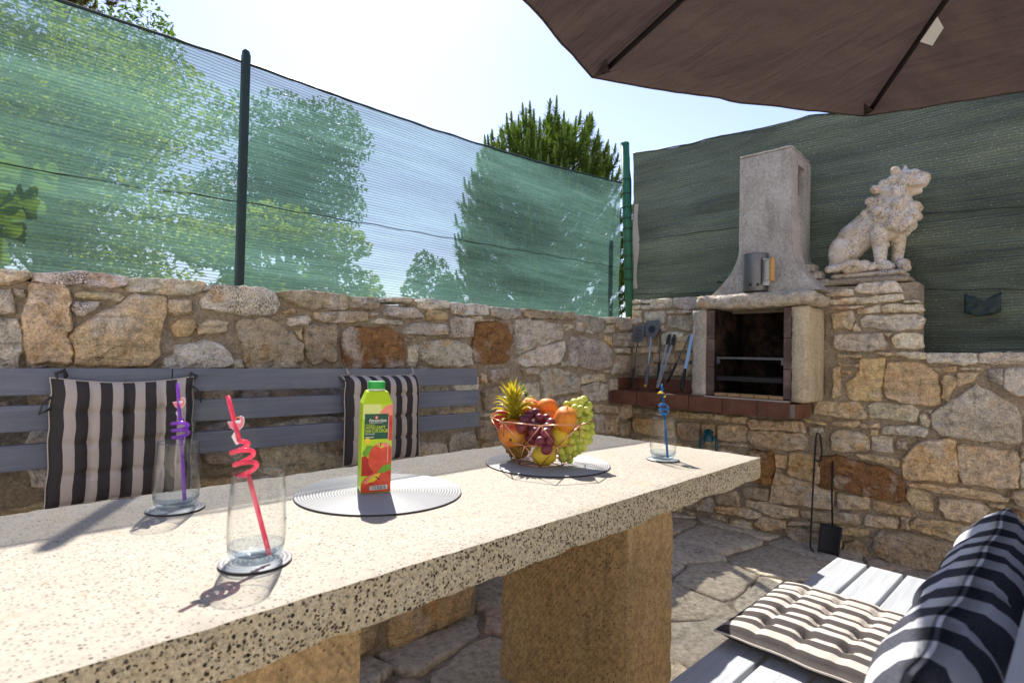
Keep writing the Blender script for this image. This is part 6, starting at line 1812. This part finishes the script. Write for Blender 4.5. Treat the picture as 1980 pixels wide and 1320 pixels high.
tree('broadleaf_tree', 'pale yellow green leafy tree filling the net left of the dark post', (0.7457, 9.8386, 3.4918), (2.4, 2.4, 2.0), 26000, 0.05, 'leaf_light', 31, 46, 0.62, 0.10, 0.34)
tree('broadleaf_tree', 'low yellow green bush seen through the net just right of the post', (2.5598, 6.4864, 2.0444), (1.15, 1.15, 0.72), 9000, 0.042, 'leaf_light', 33, 24, 0.62, 0.06, 0.36)
tree('broadleaf_tree', 'dark green leafy tree crossing behind the dark net post', (3.9321, 9.4308, 4.1009), (1.5, 1.5, 1.5), 22000, 0.04, 'leaf_dark', 35, 40, 0.6, 0.10, 0.34)
tree('broadleaf_tree', 'small round green tree low behind the middle of the net', (5.4253, 7.2897, 1.8978), (0.55, 0.55, 0.85), 4500, 0.038, 'leaf_mid', 37, 22, 0.62, 0.05, 0.34)
tree('broadleaf_tree', 'smallest green bush low behind the net left of the small round tree', (4.7823, 7.9502, 1.7043), (0.5, 0.5, 0.6), 3500, 0.038, 'leaf_mid', 39, 18, 0.62, 0.04, 0.34)
tree('broadleaf_tree', 'deep green tree behind the far left net beneath the pine twigs', (1.4655, 13.9771, 6.5176), (2.2, 2.2, 2.2), 18000, 0.055, 'leaf_mid', 41, 40, 0.6, 0.1, 0.34)
# pine with upright candles
def pine(label, centre, rad, seed, ncl, mat, cmat, candle, lab_cat='tree', low=-0.9):
    rr = random.Random(seed)
    c = Vector(centre)
    e = empty('pine_tree', (c.x, c.y, -0.12), 0, label, 'tree')
    cz = c.z + 0.12
    needles = MB(); cand = MB(); br = MB()
    br.tube([(0, 0, 0), (0.05, 0, cz * 0.6), (0, 0, cz + rad[2] * 0.7)], [0.11, 0.08, 0.02], 9)
    for i in range(ncl):
        while True:
            d = Vector((rr.uniform(-1, 1), rr.uniform(-1, 1), rr.uniform(low, 1)))
            if 0.35 < d.length < 1: break
        d = d.normalized() * (0.55 + 0.45 * rr.random() ** 0.5)
        p = Vector((d.x * rad[0], d.y * rad[1], cz + d.z * rad[2]))
        out = Vector((d.x, d.y, 0.9 + 0.5 * d.z)).normalized()
        L = rr.uniform(0.16, 0.30)
        root = p - out * L
        if i % 3 == 0: br.tube([Vector((0, 0, max(0.4, root.z - 0.5))), root.lerp(Vector((0, 0, root.z)), 0.4), p], [0.02, 0.012, 0.004], 5)
        for k in range(90):
            t = rr.random() ** 0.7
            b = root + out * L * t
            dd = (out * rr.uniform(0.3, 0.9) + Vector((rr.gauss(0, 0.5), rr.gauss(0, 0.5), rr.gauss(0, 0.4)))).normalized()
            s = dd.cross(Vector((rr.gauss(0, 1), rr.gauss(0, 1), rr.gauss(0, 1)))).normalized()
            ln = rr.uniform(0.07, 0.13)
            n0 = len(needles.v)
            needles.v += [tuple(b - s * 0.006), tuple(b + s * 0.006), tuple(b + dd * ln)]
            needles.f.append((n0, n0 + 1, n0 + 2)); needles.mi.append(0)
        if rr.random() < candle:
            ln = rr.uniform(0.08, 0.20); up = (out * 0.35 + Vector((0, 0, 1))).normalized()
            cand.tube([p - up * 0.02, p + up * ln * 0.6, p + up * ln], [0.018, 0.017, 0.009], 5)
    needles.build('crown', MAT[mat], e)
    if cand.v: tag(cand.build('candle_shoots', MAT[cmat], e, smooth=True), kind='stuff')
    br.build('trunk', MAT['bark'], e, smooth=True)
    return e
pine('round pine tree with pale upright candle shoots above the net', (5.9809, 5.2719, 2.6090), (1.34, 1.34, 2.15), 51, 1700, 'needle', 'candle', 0.75)
pine('pine twigs showing above the net in the top left corner', (0.9640, 11.5828, 7.8375), (1.05, 1.05, 1.12), 53, 260, 'needle_brown', 'needle_brown', 0.3)
# fig twig against the net
fg = empty('fig_branch', (0.0635, 2.5000, 1.5377), 0, 'bright green fig leaves touching the net at the left edge', 'branch')
ro = Vector(fg.location)
q = MB(); q.tube([(-0.3, 0.25, -1.3), (-0.12, 0.10, -0.4), (0.0, 0.03, 0.0), (0.08, 0.02, 0.10)], [0.012, 0.010, 0.007, 0.004], 7); q.build('stem', MAT['bark'], fg, smooth=True)
rg = random.Random(61)
for k, (px, pz, s) in enumerate(((0.03, 0.12, 0.07), (0.10, 0.09, 0.06), (0.07, 0.02, 0.065), (-0.02, 0.05, 0.07), (0.03, -0.05, 0.06), (-0.06, -0.10, 0.075), (0.0, -0.16, 0.055), (-0.10, 0.12, 0.075), (-0.14, 0.0, 0.08), (-0.03, 0.18, 0.06), (-0.2, -0.1, 0.08), (-0.2, 0.15, 0.08), (0.13, 0.145, 0.04))):
    ang = rg.uniform(-0.9, 0.9); tilt = rg.uniform(-0.6, 0.6)
    out = []
    for t in range(25):
        a = -2.7 + 5.4 * t / 24
        r = s * (0.62 + 0.38 * abs(math.cos(a * 1.55)))
        out.append((r * math.sin(a + ang), r * math.cos(a + ang) + s * 0.2))
    m = MB(); m.add([(px, 0.01 + 0.02 * rg.random(), pz)] + [(px + u, 0.012 + 0.35 * u * tilt + 0.012 * math.sin(i), pz + v) for i, (u, v) in enumerate(out)], [(0, i, i + 1) for i in range(1, 25)])
    m.build('leaf', MAT['leaf_fig'], fg, smooth=True)
# evergreen hedge right behind the olive net
for k, (hy, hx, hz, w) in enumerate(((1.55, 4.9, 1.45, 0.9), (0.75, 5.0, 1.45, 0.95), (-0.35, 5.0, 1.4, 0.95), (-1.5, 5.1, 1.3, 0.95))):
    lab = ['directly behind the barbecue corner', 'behind the chimney', 'behind the stone lion', 'behind the net scrap'][k]
    tree('evergreen_shrub', 'dense dark evergreen shrub ' + lab, (hx, hy, hz), (0.75, w, 1.35), 11000, 0.085, 'leaf_hedge', 70 + k, 60, 0.5, 0.06, 0.5, 'shrub')

# ------------------------------------------------------------------ unseen building added behind the viewpoint to bounce sunlight onto shaded walls
hs = empty('house', (-1.0, -4.2, 0), 0, 'white plastered house across the patio with clay roof', 'house')
q = MB(); q.box(-6.5, 6.0, -0.35, 0.0, -0.10, 3.3); q.build('wall', MAT['plaster'], hs)
q = MB(); q.add([(-6.8, 0.35, 3.22), (6.3, 0.35, 3.22), (6.3, -3.0, 4.6), (-6.8, -3.0, 4.6), (-6.8, 0.35, 3.32), (6.3, 0.35, 3.32), (6.3, -3.0, 4.7), (-6.8, -3.0, 4.7)], [(0, 3, 2, 1), (4, 5, 6, 7), (0, 1, 5, 4), (1, 2, 6, 5), (2, 3, 7, 6), (3, 0, 4, 7)]); q.build('roof', MAT['rooftile'], hs)
for wx in (-4.5, 3.6):
    w = MB(); w.box(wx - 0.5, wx + 0.5, 0.002, 0.03, 0.95, 2.2); w = w.build('window', MAT['pane'], hs)
    for sx in (-0.77, 0.52):
        q = MB(); q.box(wx + sx, wx + sx + 0.25, 0.003, 0.045, 0.93, 2.22); q.build('shutter', MAT['shutter'], w)
q = MB(); q.box(-0.5, 0.5, 0.002, 0.04, 0.0, 2.1); q = q.build('door', MAT['shutter'], hs)

q = MB(); q.box(-4.3, -3.95, 0.02, 8.0, -0.10, 3.3); q.build('added_wing_wall', MAT['plaster'], hs)  # side wing, also added out of view, bounces sun onto the barbecue wall
q = MB(); q.box(-3.94, -3.90, 2.6, 3.7, 0.95, 2.2); q.build('window', MAT['pane'], hs)

# dry leaf litter swept against the wall foot
rr = random.Random(90); m = MB()
for k in range(420):
    x, y = (3.55 - abs(rr.gauss(0, 0.16)), rr.uniform(-0.8, 2.2)) if rr.random() < 0.6 else (rr.uniform(1.4, 3.5), rr.uniform(-0.3, 2.2))
    a = rr.uniform(0, 6.28); s_ = rr.uniform(0.003, 0.010); z = 0.022 + rr.random() * 0.004
    d = Vector((math.cos(a), math.sin(a), rr.uniform(-0.2, 0.3))); w = Vector((-math.sin(a), math.cos(a), rr.uniform(-0.2, 0.2)))
    c = Vector((x, y, z)); m.add([c - d * s_, c + w * s_ * 0.4, c + d * s_, c - w * s_ * 0.4], [(0, 1, 2, 3)])
tag(m.build('leaf_litter', plain('dry_leaf', (0.16, 0.10, 0.05), 0.9, 0.1, 0, 0.5, 40)), 'scattered dry leaf litter along the foot of barbecue wall', 'litter', kind='stuff')
